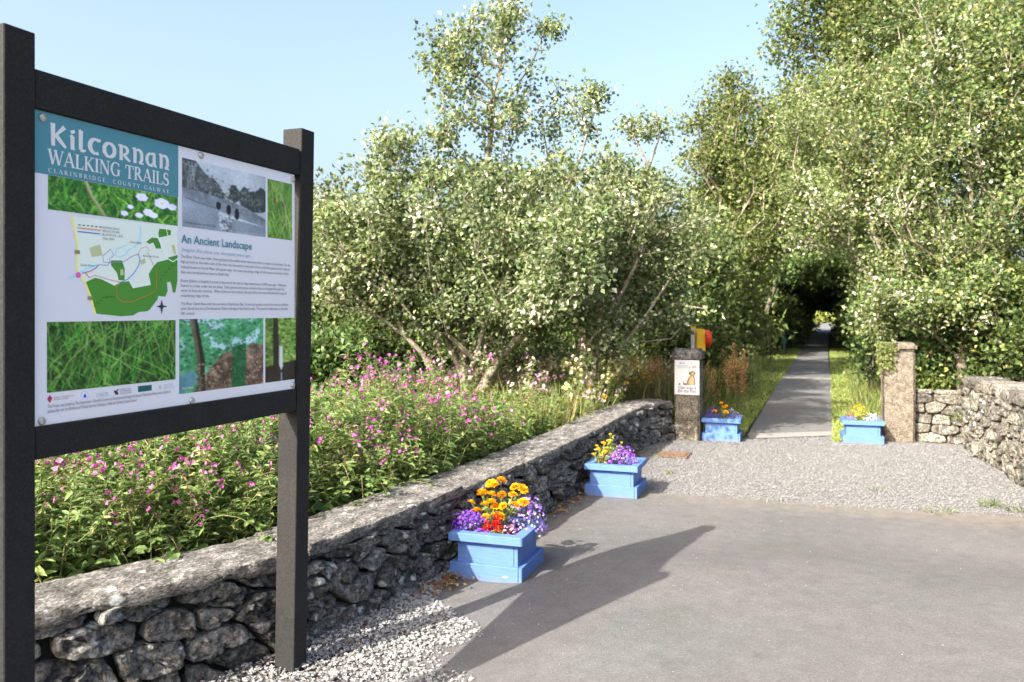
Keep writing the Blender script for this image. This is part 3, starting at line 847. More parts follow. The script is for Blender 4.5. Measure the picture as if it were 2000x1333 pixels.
UNC = {
 'K': (1.14, [([(.24, 0), (.22, 1.32)], [.20, .26]), ([(.34, .58), (.98, 1.22)], [.10, .24]), ([(.36, .72), (.72, .34), (1.06, .02)], [.22, .22, .14])]),
 'i': (.52, [([(.26, 0), (.26, .8)], [.22, .24]), ([(.08, .78), (.30, .80)], [.10, .16]), ([(.14, 1.0), (.42, 1.14)], [.18, .15]), ([(.26, .06), (.44, .04)], [.12, .06])]),
 'l': (.62, [([(.2, .1), (.2, 1.26)], [.22, .26]), ([(.06, 1.24), (.24, 1.24)], [.08, .14]), ([(.18, .1), (.36, .05), (.56, .12)], [.2, .16, .08])]),
 'c': (.92, [(arc(.52, .5, .40, .44, 62, 300, 16), [.12 + .15 * abs(math.cos(math.radians(62 + 238 * i / 16))) for i in range(17)]), ([(.66, .88), (.88, .92)], [.16, .16])]),
 'o': (1.02, [(arc(.5, .47, .38, .42, 0, 180, 14), [.13 + .12 * abs(math.cos(math.pi * i / 14)) for i in range(15)]), (arc(.5, .47, .38, .42, 180, 360, 14), [.13 + .12 * abs(math.cos(math.pi * i / 14)) for i in range(15)])]),
 'r': (1.0, [([(.26, 0), (.26, .92)], [.22, .22]), ([(.04, .93), (.34, .93)], [.10, .16]), (arc(.46, .66, .29, .25, 110, -80, 12), [.10, .11, .13, .16, .19, .21, .22, .21, .19, .16, .13, .11, .10]), ([(.44, .44), (.66, .2), (.96, .02)], [.2, .2, .12])]),
 'n': (.98, [([(.24, 0), (.24, .92)], [.22, .22]), ([(.04, .93), (.32, .93)], [.10, .15]), (arc(.50, .60, .28, .30, 130, 0, 10) + [(.78, .3), (.70, .12), (.56, .04)], [.10, .11, .12, .14, .16, .18, .20, .21, .22, .22, .22, .22, .2, .14]), ([(.58, .06), (.92, .04)], [.12, .10])]),
 'a': (.98, [(arc(.44, .44, .32, .40, 70, 300, 14), [.11 + .11 * abs(math.cos(math.radians(70 + 230 * i / 14))) for i in range(15)]), ([(.50, .86), (.80, .88)], [.12, .14]), ([(.72, .9), (.72, .3), (.78, .04)], [.20, .22, .18]), ([(.46, .1), (.72, .3)], [.10, .10]), ([(.76, .05), (.94, .05)], [.12, .08])]),
}
def lettering(name, s, font, p0, p1, cap, mat, parent=panel, gap=0.06, wt=1.0):
    """p0, p1: baseline ends (y,z); cap: cap height in metres"""
    total = sum(font[c][0] + gap for c in s) - gap; sx = (p1[0] - p0[0]) / total
    bb = MB(); x = 0.0; zb = (p0[1] + p1[1]) / 2
    for ch in s + ' ':
        if ch == ' ':
            if bb.v: link(name, bb.mesh(name), mat, parent)
            bb = MB(); x += 0.45 + gap; continue
        wd, st = font[ch]; LAY[0] = 0.0009
        for pts, ws in st:
            P = np.array(pts, float)
            if len(P) < 2: continue
            d = np.gradient(P, axis=0); d /= np.maximum(np.linalg.norm(d, axis=1, keepdims=True), 1e-6)
            n_ = np.stack([-d[:, 1], d[:, 0]], 1) * np.array(ws)[:, None] / 2 * wt
            A = P + n_; B_ = P - n_; X = layer(0.000012); k = len(P)
            V = [(X, p0[0] + (x + q[0]) * sx, zb + q[1] * cap) for q in np.vstack([A, B_])]
            bb.add(V, [[i, i + 1, k + i + 1, k + i] for i in range(k - 1)])
        x += wd + gap
a, b2 = yz(96, 286), yz(331, 331)
lettering('title_lettering', 'Kilcornan', UNC, a, b2, 0.052, M['ink_white'], gap=0.10, wt=1.18)
a, b2 = yz(94, 323), yz(330, 361)
lettering('title_lettering', 'WALKING TRAILS', ROM, a, b2, 0.0445, M['ink_white'], gap=0.015, wt=1.15)
a, b2 = yz(94, 337), yz(330, 378)
lettering('title_lettering', 'CLARINBRIDGE, COUNTY GALWAY', ROM, a, b2, 0.0135, M['ink_white'], gap=0.42)

# ---- printed pictures, drawn here point by point
def canvas(Ww, Hh, col): return np.tile(np.array(col, float), (Hh, Ww, 1))
def vnoise(Ww, Hh, sc, rng, oct_=4):
    out_ = np.zeros((Hh, Ww)); amp = 1.0
    for o in range(oct_):
        gw, gh = max(2, int(Ww / sc * 2 ** o) + 2), max(2, int(Hh / sc * 2 ** o) + 2)
        gr = rng.random((gh, gw)); yy = np.linspace(0, gh - 1.001, Hh); xx = np.linspace(0, gw - 1.001, Ww)
        yi = yy.astype(int); xi = xx.astype(int); fy = (yy - yi)[:, None]; fx = (xx - xi)[None]
        out_ += amp * ((gr[yi][:, xi] * (1 - fx) + gr[yi][:, xi + 1] * fx) * (1 - fy) + (gr[yi + 1][:, xi] * (1 - fx) + gr[yi + 1][:, xi + 1] * fx) * fy)
        amp *= 0.55
    return (out_ - out_.min()) / (out_.max() - out_.min())
def dline(im, pts, wd, col, alpha=1.0):
    Hh, Ww = im.shape[:2]; P = np.array(pts, float)
    for i in range(len(P) - 1):
        k = int(max(2, np.abs(P[i + 1] - P[i]).max() * 1.5)); t = np.linspace(0, 1, k)[:, None]; q = P[i] * (1 - t) + P[i + 1] * t
        for dx in np.arange(-(wd - 1) / 2, wd / 2, 1):
            x = np.round(q[:, 0] + dx).astype(int); y = np.round(q[:, 1]).astype(int)
            ok = (x >= 0) & (x < Ww) & (y >= 0) & (y < Hh)
            im[y[ok], x[ok]] = im[y[ok], x[ok]] * (1 - alpha) + np.array(col) * alpha
def dell(im, cx, cy, rx, ry, col, alpha=1.0):
    Hh, Ww = im.shape[:2]; yy, xx = np.mgrid[0:Hh, 0:Ww]
    k = (((xx - cx) / rx) ** 2 + ((yy - cy) / ry) ** 2 < 1); im[k] = im[k] * (1 - alpha) + np.array(col) * alpha
def dpoly(im, pts, col):
    Hh, Ww = im.shape[:2]; yy, xx = np.mgrid[0:Hh, 0:Ww]; k = np.zeros((Hh, Ww), bool); P = np.array(pts, float); j = len(P) - 1
    for i in range(len(P)):
        (xi, yi), (xj, yj) = P[i], P[j]
        k ^= ((yi > yy) != (yj > yy)) & (xx < (xj - xi) * (yy - yi) / (yj - yi + 1e-9) + xi); j = i
    im[k] = np.array(col) if np.ndim(col) == 1 else col[k]
INK = 1.7
rp = np.random.default_rng(5)
def dabs(im, n, box, pal, rng, r=(1, 3)):
    x0, x1, y0, y1 = box
    for _ in range(n): dell(im, rng.uniform(x0, x1), rng.uniform(y0, y1), rng.uniform(*r), rng.uniform(*r) * .7, np.array(pal[rng.integers(len(pal))]) * rng.uniform(.5, 1.35), .85)
def sh(*c): return lin(*c) * INK
def grass_picture(Ww, Hh, rng, n, dark, pal, lean=0.5, ln_=(10, 40)):
    im = canvas(Ww, Hh, dark) * (0.5 + vnoise(Ww, Hh, 30, rng)[..., None])
    for i in range(n):
        x, y = rng.uniform(-10, Ww + 10), rng.uniform(0, Hh * 1.3); L = rng.uniform(*ln_); a = rng.normal(0, lean)
        c = np.array(pal[rng.integers(len(pal))]) * rng.uniform(0.5, 1.25) * (0.45 + 0.75 * i / n)
        dline(im, [(x, y), (x + math.sin(a) * L * .5, y - math.cos(a) * L * .5), (x + math.sin(a * 1.7) * L, y - math.cos(a) * L)], 1 if rng.random() < .7 else 2, c, 0.85)
    return np.clip(im, 0.003, 0.9)
greens = [sh(60, 140, 30), sh(90, 165, 40), sh(40, 105, 25), sh(130, 185, 60), sh(30, 80, 22)]
im = grass_picture(170, 60, rp, 700, sh(25, 75, 15), greens, 0.35, (10, 30))
dline(im, [(42, -2), (48, 20), (66, 60)], 4, sh(120, 120, 70)); dline(im, [(44, 0), (50, 22), (68, 60)], 2, sh(165, 155, 125))
for cx, cy, r in ((145, 18, 11), (116, 12, 8), (160, 22, 7), (125, 40, 7), (132, 44, 6), (100, 34, 4), (92, 48, 5), (112, 48, 5)):
    for k in range(6):
        a_ = k * 60 + cx; dell(im, cx + r * .55 * math.cos(math.radians(a_)), cy + r * .55 * math.sin(math.radians(a_)), r * .5, r * .42, sh(205, 205, 235))
    dell(im, cx, cy, r * .22, r * .22, sh(200, 190, 70))
raster_print('flower_picture', rect_px((93, 343), (347, 384), (347, 441), (94, 410))[:2] + (rect_px((93, 343), (347, 384), (347, 441), (94, 410))[2], hb[2] - 0.0008), im)
im = grass_picture(50, 100, rp, 420, sh(70, 120, 30), [sh(95, 150, 40), sh(120, 170, 60), sh(60, 115, 35), sh(135, 150, 80)], 0.3, (12, 40))
dell(im, 14, 34, 3, 6, sh(95, 70, 35)); dell(im, 32, 38, 4, 6, sh(90, 80, 45)); dline(im, [(26, 20), (36, 45), (38, 80)], 1, sh(175, 165, 130))
raster_print('meadow_picture', rect_px((523, 349), (571, 361), (569, 470), (522, 464)), im)
im = grass_picture(200, 100, rp, 900, sh(14, 42, 12), [sh(55, 130, 25), sh(80, 160, 40), sh(35, 95, 25), sh(120, 165, 70), sh(28, 70, 20)], 0.55, (15, 60))
for i in range(26):
    x, y = rp.uniform(0, 200), rp.uniform(10, 100); a_ = rp.normal(0, 0.6); L = rp.uniform(40, 90)
    dline(im, [(x, y), (x - math.sin(a_) * L * .5, y - math.cos(a_) * L * .5), (x - math.sin(a_ * 1.5) * L, y - L * math.cos(a_))], 1, sh(135, 175, 80) * rp.uniform(.6, 1.3), .9)
raster_print('grass_picture', rect_px((91, 629), (343, 626), (342, 742), (92, 767)), im)
# old grey photograph of the bridge
Wb, Hb = 150, 110; im = canvas(Wb, Hb, sh(168, 178, 195))
n1 = vnoise(Wb, Hb, 40, rp, 5)[..., None]; n2 = vnoise(Wb, Hb, 8, rp, 3)[..., None]
yy = np.mgrid[0:Hb, 0:Wb][0][..., None]
hill = sh(70, 78, 80) * (0.35 + 1.1 * n2)
dpoly(im, [(0, 0), (22, 0), (34, 14), (44, 22), (56, 26), (66, 40), (74, 56), (74, 66), (0, 50)], hill)
for cx, cy, n_ in ((12, 20, 160), (40, 34, 200), (60, 48, 90)):
    for _ in range(n_): dell(im, cx + rp.normal(0, 9), cy + rp.normal(0, 8) + max(0, 0), rp.uniform(1, 3), rp.uniform(.8, 2.2), sh(*(np.array([.97, 1.05, 1.05]) * rp.uniform(30, 125))), .8) if True else None
for i in range(9): dline(im, [(rp.uniform(0, 26), 46), (rp.uniform(0, 26), 4)], 1, sh(150, 160, 172), .45)
for cx, cy, rx, ry in ((88, 42, 9, 16), (108, 44, 10, 17), (122, 46, 14, 15), (140, 42, 14, 20), (130, 58, 22, 10)):
    k = ((np.mgrid[0:Hb, 0:Wb][1] - cx) / rx) ** 2 + ((np.mgrid[0:Hb, 0:Wb][0] - cy) / ry) ** 2 < 0.6 + 0.8 * n2[..., 0]
    im[k] = (sh(48, 56, 56) * (0.5 + n2))[k]
for cx, cy, n_ in ((88, 44, 90), (110, 46, 120), (130, 50, 170)):
    for _ in range(n_): dell(im, cx + rp.normal(0, 6), cy + rp.normal(0, 7), rp.uniform(.8, 2.6), rp.uniform(.8, 2), sh(*(np.array([.95, 1.05, 1.05]) * rp.uniform(25, 110))), .8)
stone = sh(112, 122, 134) * (0.55 + 0.8 * n2)
dpoly(im, [(0, 46), (40, 50), (80, 56), (104, 60), (150, 78), (150, 92), (104, 84), (60, 76), (0, 64)], stone)
water = sh(122, 132, 146) * (0.8 + 0.35 * n1 + 0.1 * n2)
dpoly(im, [(0, 63), (60, 74), (64, 108), (90, 110), (0, 110)], water); dpoly(im, [(70, 84), (150, 92), (150, 110), (80, 110)], water * 0.86)
dpoly(im, [(0, 108), (150, 104), (150, 110), (0, 110)], water)
dline(im, [(4, 62), (30, 68), (58, 72)], 2, sh(62, 70, 74))
for cx, cy, rx, ry in ((60, 66, 5, 7), (78, 70, 5, 9), (93, 75, 4.6, 10)):
    dell(im, cx, cy, rx + 1.3, ry + 1.1, sh(126, 134, 145)); dell(im, cx, cy + .5, rx, ry, sh(16, 18, 22))
for i in range(70): dell(im, 74 + rp.normal(0, 7), rp.uniform(80, 108), rp.uniform(1, 3), rp.uniform(.8, 2), sh(*(np.array([1, 1.05, 1.12]) * rp.uniform(50, 190))))
im = np.clip(im * rp.uniform(.72, 1.28, (Hb, Wb, 1)), 0.004, 0.9)
raster_print('bridge_picture', rect_px((356, 309), (519, 346), (518, 463), (355, 443)), im)
# woodland walk
Ww_, Hw = 140, 112; n1 = vnoise(Ww_, Hw, 26, rp, 5)[..., None]; n2 = vnoise(Ww_, Hw, 7, rp, 3)[..., None]
im = (sh(20, 105, 55) * (1 - n2) + sh(90, 165, 120) * n2) * (0.5 + 0.9 * n1)
k = (n1[..., 0] > 0.66) & (np.mgrid[0:Hw, 0:Ww_][0] < 50); im[k] = sh(150, 185, 195)
dabs(im, 600, (0, 140, 0, 75), [sh(25, 110, 60), sh(60, 150, 95), sh(15, 70, 40), sh(110, 180, 140), sh(35, 120, 40)], rp)
floor = (sh(62, 50, 38) * (1 - n2) + sh(165, 140, 115) * n2 ** 2) * (0.5 + 0.8 * n1)
dpoly(im, [(20, 112), (44, 80), (66, 56), (86, 50), (90, 112)], floor); dpoly(im, [(104, 50), (118, 40), (140, 46), (140, 112), (100, 112)], floor * 1.15)
dpoly(im, [(0, 84), (22, 78), (28, 96), (0, 112)], sh(75, 125, 135) * (0.6 + 0.8 * n2))
dpoly(im, [(84, 46), (108, 40), (106, 112), (82, 112)], sh(22, 88, 45) * (0.4 + 1.1 * n2))
dpoly(im, [(15, 0), (26, 0), (36, 60), (38, 112), (28, 112), (26, 60)], sh(92, 92, 70) * (0.3 + 0.9 * n2)); dpoly(im, [(22, 0), (27, 0), (38, 60), (40, 112), (33, 112), (31, 60)], sh(38, 36, 26) * (0.5 + 0.6 * n2))
dabs(im, 170, (24, 84, 66, 112), [sh(70, 52, 40), sh(150, 125, 100), sh(45, 36, 28)], rp, (.8, 2.4)); dabs(im, 120, (106, 140, 56, 112), [sh(90, 60, 50), sh(185, 140, 120), sh(45, 36, 36)], rp, (.8, 2.6)); dabs(im, 150, (84, 106, 44, 112), [sh(20, 90, 50), sh(45, 125, 75), sh(14, 50, 30)], rp, (.8, 2.2))
for p in ([(15, 6), (0, 0)], [(18, 30), (0, 36)], [(50, 20), (40, 4)]): dline(im, p, 1, sh(50, 50, 40))
raster_print('woodland_picture', rect_px((350, 623.5), (515, 622), (513, 749), (349.5, 770.6)), np.clip(im, .004, .9))
Wv, Hv = 56, 112; n1 = vnoise(Wv, Hv, 14, rp, 5)[..., None]; n2 = vnoise(Wv, Hv, 5, rp, 3)[..., None]
im = (sh(45, 85, 20) * (1 - n2) + sh(140, 175, 70) * n2) * (0.45 + 0.9 * n1)
dabs(im, 330, (0, 56, 0, 84), [sh(60, 110, 30), sh(110, 160, 60), sh(40, 70, 20), sh(150, 170, 90)], rp)
dpoly(im, [(0, 84), (56, 76), (56, 112), (0, 112)], sh(42, 36, 26) * (0.5 + n2)); dpoly(im, [(13, 0), (22, 0), (24, 60), (24, 112), (14, 112)], sh(40, 34, 22) * (0.5 + n2))
dpoly(im, [(24, 50), (30, 50), (31, 84), (28, 92), (25, 84)], sh(190, 195, 215)); dline(im, [(28, 96), (29, 112)], 2, sh(130, 140, 165))
raster_print('waterfall_picture', rect_px((518.4, 622), (578, 621), (577, 741), (517.6, 747.7)), np.clip(im, .004, .9))

# ---- the map
z2 = lambda x, y: (60 + x / 6.06, 420 + y / 6.06)
mp_ = lambda pts: [z2(*p) for p in pts]
beige, wood = sh(196, 205, 196), sh(62, 120, 40)
cy_, bl, rd, pu, og = sh(130, 195, 225), sh(80, 105, 190), sh(190, 110, 135), sh(130, 115, 180), sh(150, 105, 50)
shapes = [(mp_([(500, 20), (1735, 130), (1735, 560), (1450, 620), (1420, 850), (1200, 880), (1000, 850), (780, 760), (650, 800), (545, 650), (555, 360)]), beige)]
shapes += [(mp_(p), wood) for p in (
 [(640, 800), (760, 745), (830, 760), (990, 840), (1060, 800), (1060, 1200), (770, 1170), (700, 950)],
 [(1060, 800), (1160, 785), (1210, 870), (1210, 1190), (1060, 1202)], [(1210, 870), (1420, 830), (1420, 1110), (1380, 1140), (1280, 1150), (1210, 1190)],
 [(1420, 830), (1395, 700), (1450, 610), (1500, 560), (1560, 545), (1560, 965), (1510, 960), (1500, 1000), (1420, 1105)],
 [(1560, 545), (1735, 500), (1735, 780), (1710, 920), (1680, 920), (1665, 830), (1650, 790), (1610, 800), (1620, 900), (1590, 970), (1560, 965)],
 [(1520, 165), (1600, 170), (1660, 185), (1655, 240), (1515, 270), (1510, 215)], [(1365, 320), (1430, 270), (1500, 275), (1530, 340), (1545, 400), (1480, 400), (1450, 330), (1400, 345)],
 [(945, 540), (1080, 540), (1110, 640), (1110, 775), (1040, 775), (1020, 690), (950, 600)], [(1610, 510), (1735, 475), (1735, 500), (1680, 555), (1640, 550)])]
shapes += [(mp_([(690, 390), (820, 350), (850, 480), (720, 500)]), sh(165, 170, 130)), (mp_([(1660, 360), (1700, 350), (1720, 460), (1690, 470)]), sh(165, 170, 130)),
           (mp_([(1290, 540), (1350, 515), (1360, 570), (1300, 595)]), sh(165, 170, 130)), (mp_([(1060, 650), (1090, 640), (1100, 710), (1060, 720)]), sh(165, 170, 130))]
def road(pts, wd, col):
    for q in stroke_poly(mp_(pts), wd): shapes.append((list(map(tuple, q)), col))
road([(480, 15), (520, 190), (555, 360), (545, 520), (545, 650), (640, 800), (700, 950), (765, 1175)], 3.6, sh(215, 205, 110))
road([(1300, 130), (1290, 310), (1230, 380), (1160, 410), (1110, 480), (1030, 500), (1000, 470), (1020, 400), (1140, 360)], 2.0, cy_)
road([(455, 755), (600, 670), (700, 620), (790, 590)], 2.8, cy_)
road([(600, 690), (700, 665), (760, 630), (800, 590), (900, 600), (935, 560), (930, 520), (980, 480), (945, 405), (850, 490), (860, 560), (940, 565), (1100, 555), (1200, 490), (1270, 465)], 1.4, pu)
road([(605, 698), (705, 673), (768, 636), (805, 596)], 1.2, rd); road([(690, 745), (760, 715), (900, 760), (1060, 800)], 1.5, rd)
road([(1270, 465), (1290, 520), (1275, 600), (1220, 690), (1150, 760), (1060, 800)], 1.6, bl)
road([(1270, 465), (1300, 400), (1370, 375), (1400, 430), (1380, 440), (1450, 600)], 1.0, rd)
road([(1060, 800), (1010, 860), (1020, 980), (1080, 1030), (1200, 1030), (1340, 970), (1480, 900), (1490, 740), (1480, 640)], 1.6, og)
road([(640, 680), (690, 745)], 1.6, og); road([(1735, 520), (1680, 555), (1610, 515), (1510, 270)], 1.6, sh(225, 230, 225)); road([(1600, 170), (1640, 320), (1690, 470)], 1.2, sh(215, 220, 190))
for i in range(8): a_ = (745 + i * 34 - (i > 4) * 10, 1085 - i * 34 + max(0, i - 3) * 32); road([a_, (a_[0] + 16, a_[1] - 12)], 1.4, sh(25, 40, 20))
for i in range(5): a_ = (1530 + i * 33, 770 - i * 42); road([a_, (a_[0] + 12, a_[1] - 14)], 1.4, sh(25, 40, 20))
for i in range(6): road([(560 + i * 50, 118 + i * 5), (585 + i * 50, 121 + i * 5)], 1.8, sh(25, 25, 30))
road([(550, 155), (825, 184)], 1.9, sh(190, 110, 80)); road([(550, 197), (820, 226)], 2.0, sh(75, 95, 180))
cxp, cyp = z2(1547, 1085)
for dx, dy in ((0, -14), (0, 15), (11, 0), (-11, 0)):
    nx_, ny_ = (3, 0) if dx == 0 else (0, 3)
    shapes.append(([(cxp + dx, cyp + dy), (cxp + nx_, cyp + ny_), (cxp - nx_, cyp - ny_)], sh(40, 42, 60)))
ccx, ccy = z2(560, 712)
shapes.append(([(ccx + 5 * math.cos(t), ccy + 5.5 * math.sin(t)) for t in np.linspace(0, 6.28, 16, endpoint=False)], sh(195, 70, 150)))
for xx_, yy_ in ((547, 440), (700, 987)): qx, qy = z2(xx_, yy_); shapes.append(([(qx - 5, qy - 4), (qx + 5, qy - 3), (qx + 5, qy + 4), (qx - 5, qy + 3)], sh(120, 115, 80)))
poly_print('trail_map', shapes)
def small(s, p0, p1, em, mat='ink', **kw):
    return text_obj('lettering', s, yz(*p0), yz(*p1), em, M[mat], **kw)
for s_, x0, y0, x1, y1 in (('EXISTING TRAILS', 845, 165, 1045, 178), ('RED ROUTE 4KM', 845, 205, 1045, 218), ('BLUE ROUTE 1.2KM', 845, 248, 1082, 264), ('TRAIL HEAD', 845, 292, 985, 304)):
    small(s_, z2(x0, y0), z2(x1, y1), 0.0095)
for s_, x0, y0, x1 in (('Clarin River', 580, 605, 745), ('Clarin River', 1170, 335, 1310), ('Kilcornan House', 1325, 498, 1510)):
    small(s_, z2(x0, y0), z2(x1, y0 + 8), 0.0105)
small('2', z2(552, 722), z2(568, 722), 0.008, 'ink_white')

# ---- text block
small('An Ancient Landscape', (353.5, 474), (491, 488.5), 0.043, 'ink_blue', ext=0.012)
small('Imagine this place one thousand years ago...', (353.5, 493), (492, 502), 0.0195, 'ink_pale', shear=0.28)
LINES = [
 (503.5, 566, 'The River Clarin was wider, flowing beyond the walled banks that were built to contain it at low level.  On the'),
 (513.5, 565, 'high ground on the other side of the river was the western end point of one of the five great ancient roads of'),
 (524, 563, 'Ireland known as the Sli Mhor (the great way).  Its route was along a ridge of hills known as the Eiscir Riada'),
 (534, 447, 'that once stretched from here to Dublin Bay.'),
 (551, 559, 'Eiscirs (Eskers in English) formed at the end of the last Ice Age ended about 13,000 years ago.  Meltwater'),
 (560.5, 554, 'flowed in a river under the ice sheet.  Sand, gravel and stones carried in the ice dropped through the'),
 (570, 559, 'water to form the riverbed.  When all the ice had melted, the bed of the river was left behind forming the'),
 (580, 408, 'meandering ridge of hills.'),
 (596, 562, 'The River Clarin flows into the sea here at Dunbulcan Bay.  In the past people crossed the river at a shallow'),
 (605.5, 561, 'point (ford) known as Drochead an Chlairin (bridge of the little board).  The present bridge dates to the late'),
 (615, 380, '18th century.')]
for y, x1, s_ in LINES:
    q = yz(352.5, y)
    r_ = atX(x1, 606, XP)
    text_obj('text_line', s_, (q[0], q[1]), (r_[1], q[1]), 0.0150, M['ink'])
small('Clarinbridge, the river and bridge', (361, 436.5), (421, 444), 0.0115)
small('Dark Walk', (355, 761.5), (376, 759), 0.0125, 'ink_white')
q0, q1 = yz(92, 797), yz(332, 768)
text_obj('text_line', 'This Project was funded by The Department of Rural & Community Development through the Outdoor Recreation Infrastructure Scheme in', q0, q1, 0.0145, M['ink'])
q0, q1 = yz(92, 806), yz(266, 785)
text_obj('text_line', 'partnership with the Brothers of Charity Services (Galway), Coillte and Galway County Council', q0, q1, 0.0145, M['ink'])
# ---- logo row
lo = []; lo_at = []
def circ(cx, cy, rx, ry, n=18, a0=0, a1=360): return [(cx + rx * math.cos(math.radians(a0 + (a1 - a0) * i / n)), cy + ry * math.sin(math.radians(a0 + (a1 - a0) * i / n))) for i in range(n)]
lo.append((circ(97, 779, 5.5, 6.5), sh(205, 160, 190))); lo.append(([(97, 772), (102, 779), (97, 788), (92, 780)], sh(125, 35, 65))); lo.append(([(97, 778), (101, 780), (97, 787)], sh(175, 75, 95)))
lo.append((circ(165.5, 772.5, 7.2, 8), sh(150, 155, 205))); lo.append((circ(165.5, 772.5, 6.2, 7), sh(188, 196, 220))); lo.append(([(162.5, 777), (164, 769), (165.5, 772), (167, 768), (168.6, 777)], sh(60, 60, 130)))
lo.append(([(198.5, 768), (200.5, 761.5), (203, 767.5)], sh(165, 195, 150)))
for dx, dy, r in ((0, 0, 2.6), (-3, -.5, 2.0), (1.8, 3, 2.2), (3, -4, 1.6), (-1, 3.4, 1.8)): lo.append((circ(227 + dx, 766 + dy, r, r * 1.2, 10), sh(45, 45, 55)))
lo.append(([(269.3, 754.8), (296, 752), (296, 763), (269.3, 766.5)], sh(20, 75, 80)))
lo.append((circ(312.5, 756.5, 2.4, 4.6, 12), sh(150, 175, 150)))
for i0, i1 in ((0, 3), (3, 6), (6, 7), (7, 12), (12, 13), (13, 14)): poly_print('logo', lo[i0:i1])
for s_, p0, p1, em, mat in (
 ('Brothers of Charity Services', (104.5, 778.2), (143.5, 774), 0.0075, 'ink_red'), ('Services Galway', (104.5, 782.2), (133, 779), 0.0065, 'ink'),
 ('COILLTE', (187, 776.2), (210, 773.2), 0.0165, 'ink_pale'), ('Comhairle Chontae', (233.5, 762.6), (255, 760), 0.0075, 'ink'),
 ('na Gaillimhe Galway', (233.5, 766.2), (256, 763.4), 0.0075, 'ink'), ('County Council', (233.5, 770.4), (256, 767.6), 0.0085, 'ink'),
 ('An Roinn Forbartha', (319, 753), (337, 751), 0.006, 'ink_pale'), ('Tuaithe agus Pobail', (319, 756.4), (337, 754.4), 0.006, 'ink_pale'), ('Department of Rural and', (319, 760), (340, 757.6), 0.006, 'ink_pale')):
    small(s_, p0, p1, em, mat)
# bolts
bm_ = MB(); bm_.lathe([(0.0125, 0), (0.0125, 0.003), (0.0105, 0.0062), (0.0062, 0.0085), (0.0058, 0.0062), (0.001, 0.0062)], (0, 0, 0), (1, 0, 0), 16)
bolt_me = bm_.mesh('bolt', smooth=False); fix_normals(bolt_me)
for px, py in ((82.5, 230), (392, 304), (577, 352), (81, 823), (374, 783), (573, 752)):
    o = link('bolt', bolt_me, M['steel'], panel); y_, z_ = yz(px, py); o.location = (XP + 0.0002, min(y_, 3.042), z_)
    o.rotation_euler = (px * 1.7, 0, 0)

# ------------------------------------------------------------------ loose stone chips and litter
def chips(name, P, size, cols, rng, mat='chips', flat=0.6):
    """angular little stones: squashed irregular octahedra"""
    n = len(P); base = np.array([[1, 0, 0], [-1, 0, 0], [0, 1, 0], [0, -1, 0], [0, 0, 1], [0, 0, -1.0]])
    R = rng.normal(size=(n, 3, 3)); Q = np.linalg.qr(R)[0]
    sc = size[:, None, None] * rng.uniform(0.55, 1.25, (n, 6, 1)) * np.array([1, 1, flat])
    V = (base[None] * rng.uniform(0.6, 1.3, (n, 1, 3))) @ Q * np.array([1, 1, flat]) * size[:, None, None] * rng.uniform(0.75, 1.2, (n, 6, 1)) + P[:, None]
    f = np.array([[0, 2, 4], [2, 1, 4], [1, 3, 4], [3, 0, 4], [2, 0, 5], [1, 2, 5], [3, 1, 5], [0, 3, 5]])
    k = np.arange(n)[:, None, None] * 6
    return mk(name, V.reshape(-1, 3), [(k + f[None]).reshape(-1, 3)], np.repeat(cols, 6, 0))
rc = np.random.default_rng(11)
def grey(n, lo, hi, rng, warm=0.04): v = rng.uniform(lo, hi, (n, 1)) ** 1.0; return v * np.array([1 + warm, 1.0, 1 - warm])
# heap of chippings round the sign's foot
n = 24000
Y = rc.uniform(1.0, 4.6, n); wx = np.array([LW.p[np.argmin(np.abs(LW.p[:, 1] - y)), 0] for y in Y])
edge = np.interp(Y, [1.0, 2.2, 2.9, 3.3, 3.7, 4.1, 4.6], [1.9, 1.5, 1.15, 0.9, 0.55, 0.22, 0.08])
t = rc.random(n) ** 1.25; X = wx + 0.0 + t * edge * (1 + 0.25 * np.sin(Y * 7) + rc.normal(0, 0.06, n))
keep = (rc.random(n) < np.clip(1.35 - t * 0.9, 0, 1)); X, Y, t = X[keep], Y[keep], t[keep]
Z = 0.004 + 0.035 * (1 - t) * rc.random(len(X)) + road_z(X, Y)
me = chips('gravel', np.stack([X, Y, Z], 1), 0.0045 + 0.012 * rc.random(len(X)) ** 2, grey(len(X), 0.13, 0.30, rc, 0.012), rc)
tag(link('gravel', me, M['chips']), 'loose pale limestone chippings heaped round the sign post', 'gravel', kind='stuff')
# chippings spread over the forecourt
n = 95000
Y = rc.uniform(7.15, 11.3, n); X = rc.uniform(-2.1, 3.2, n)
seam = 7.23 + 0.02 * X + 0.12 * np.maximum(X, 0) ** 0.8 * 0.9 + rc.exponential(0.035, n) * np.sign(rc.normal(size=n)) * 0.9
ok = (Y > seam) & ((Y < 10.78 + 0.64 * (X + 0.95) + rc.exponential(0.05, n)) | (X > 0.15) | (X < -0.9)) & ~((X < -0.95) & (Y > 10.75)) & (X < np.interp(Y, [7, 8.8, 9.7, 10.5, 11.2], [1.8, 1.64, 1.58, 1.51, 1.0]))
X, Y = X[ok], Y[ok]
me = chips('gravel', np.stack([X, Y, rc.uniform(0.0, 0.006, len(X))], 1), 0.004 + 0.008 * rc.random(len(X)) ** 2, grey(len(X), 0.118, 0.205, rc, 0.004), rc)
tag(link('gravel', me, M['chips']), 'pale limestone chippings spread between the road and the gate', 'gravel', kind='stuff')
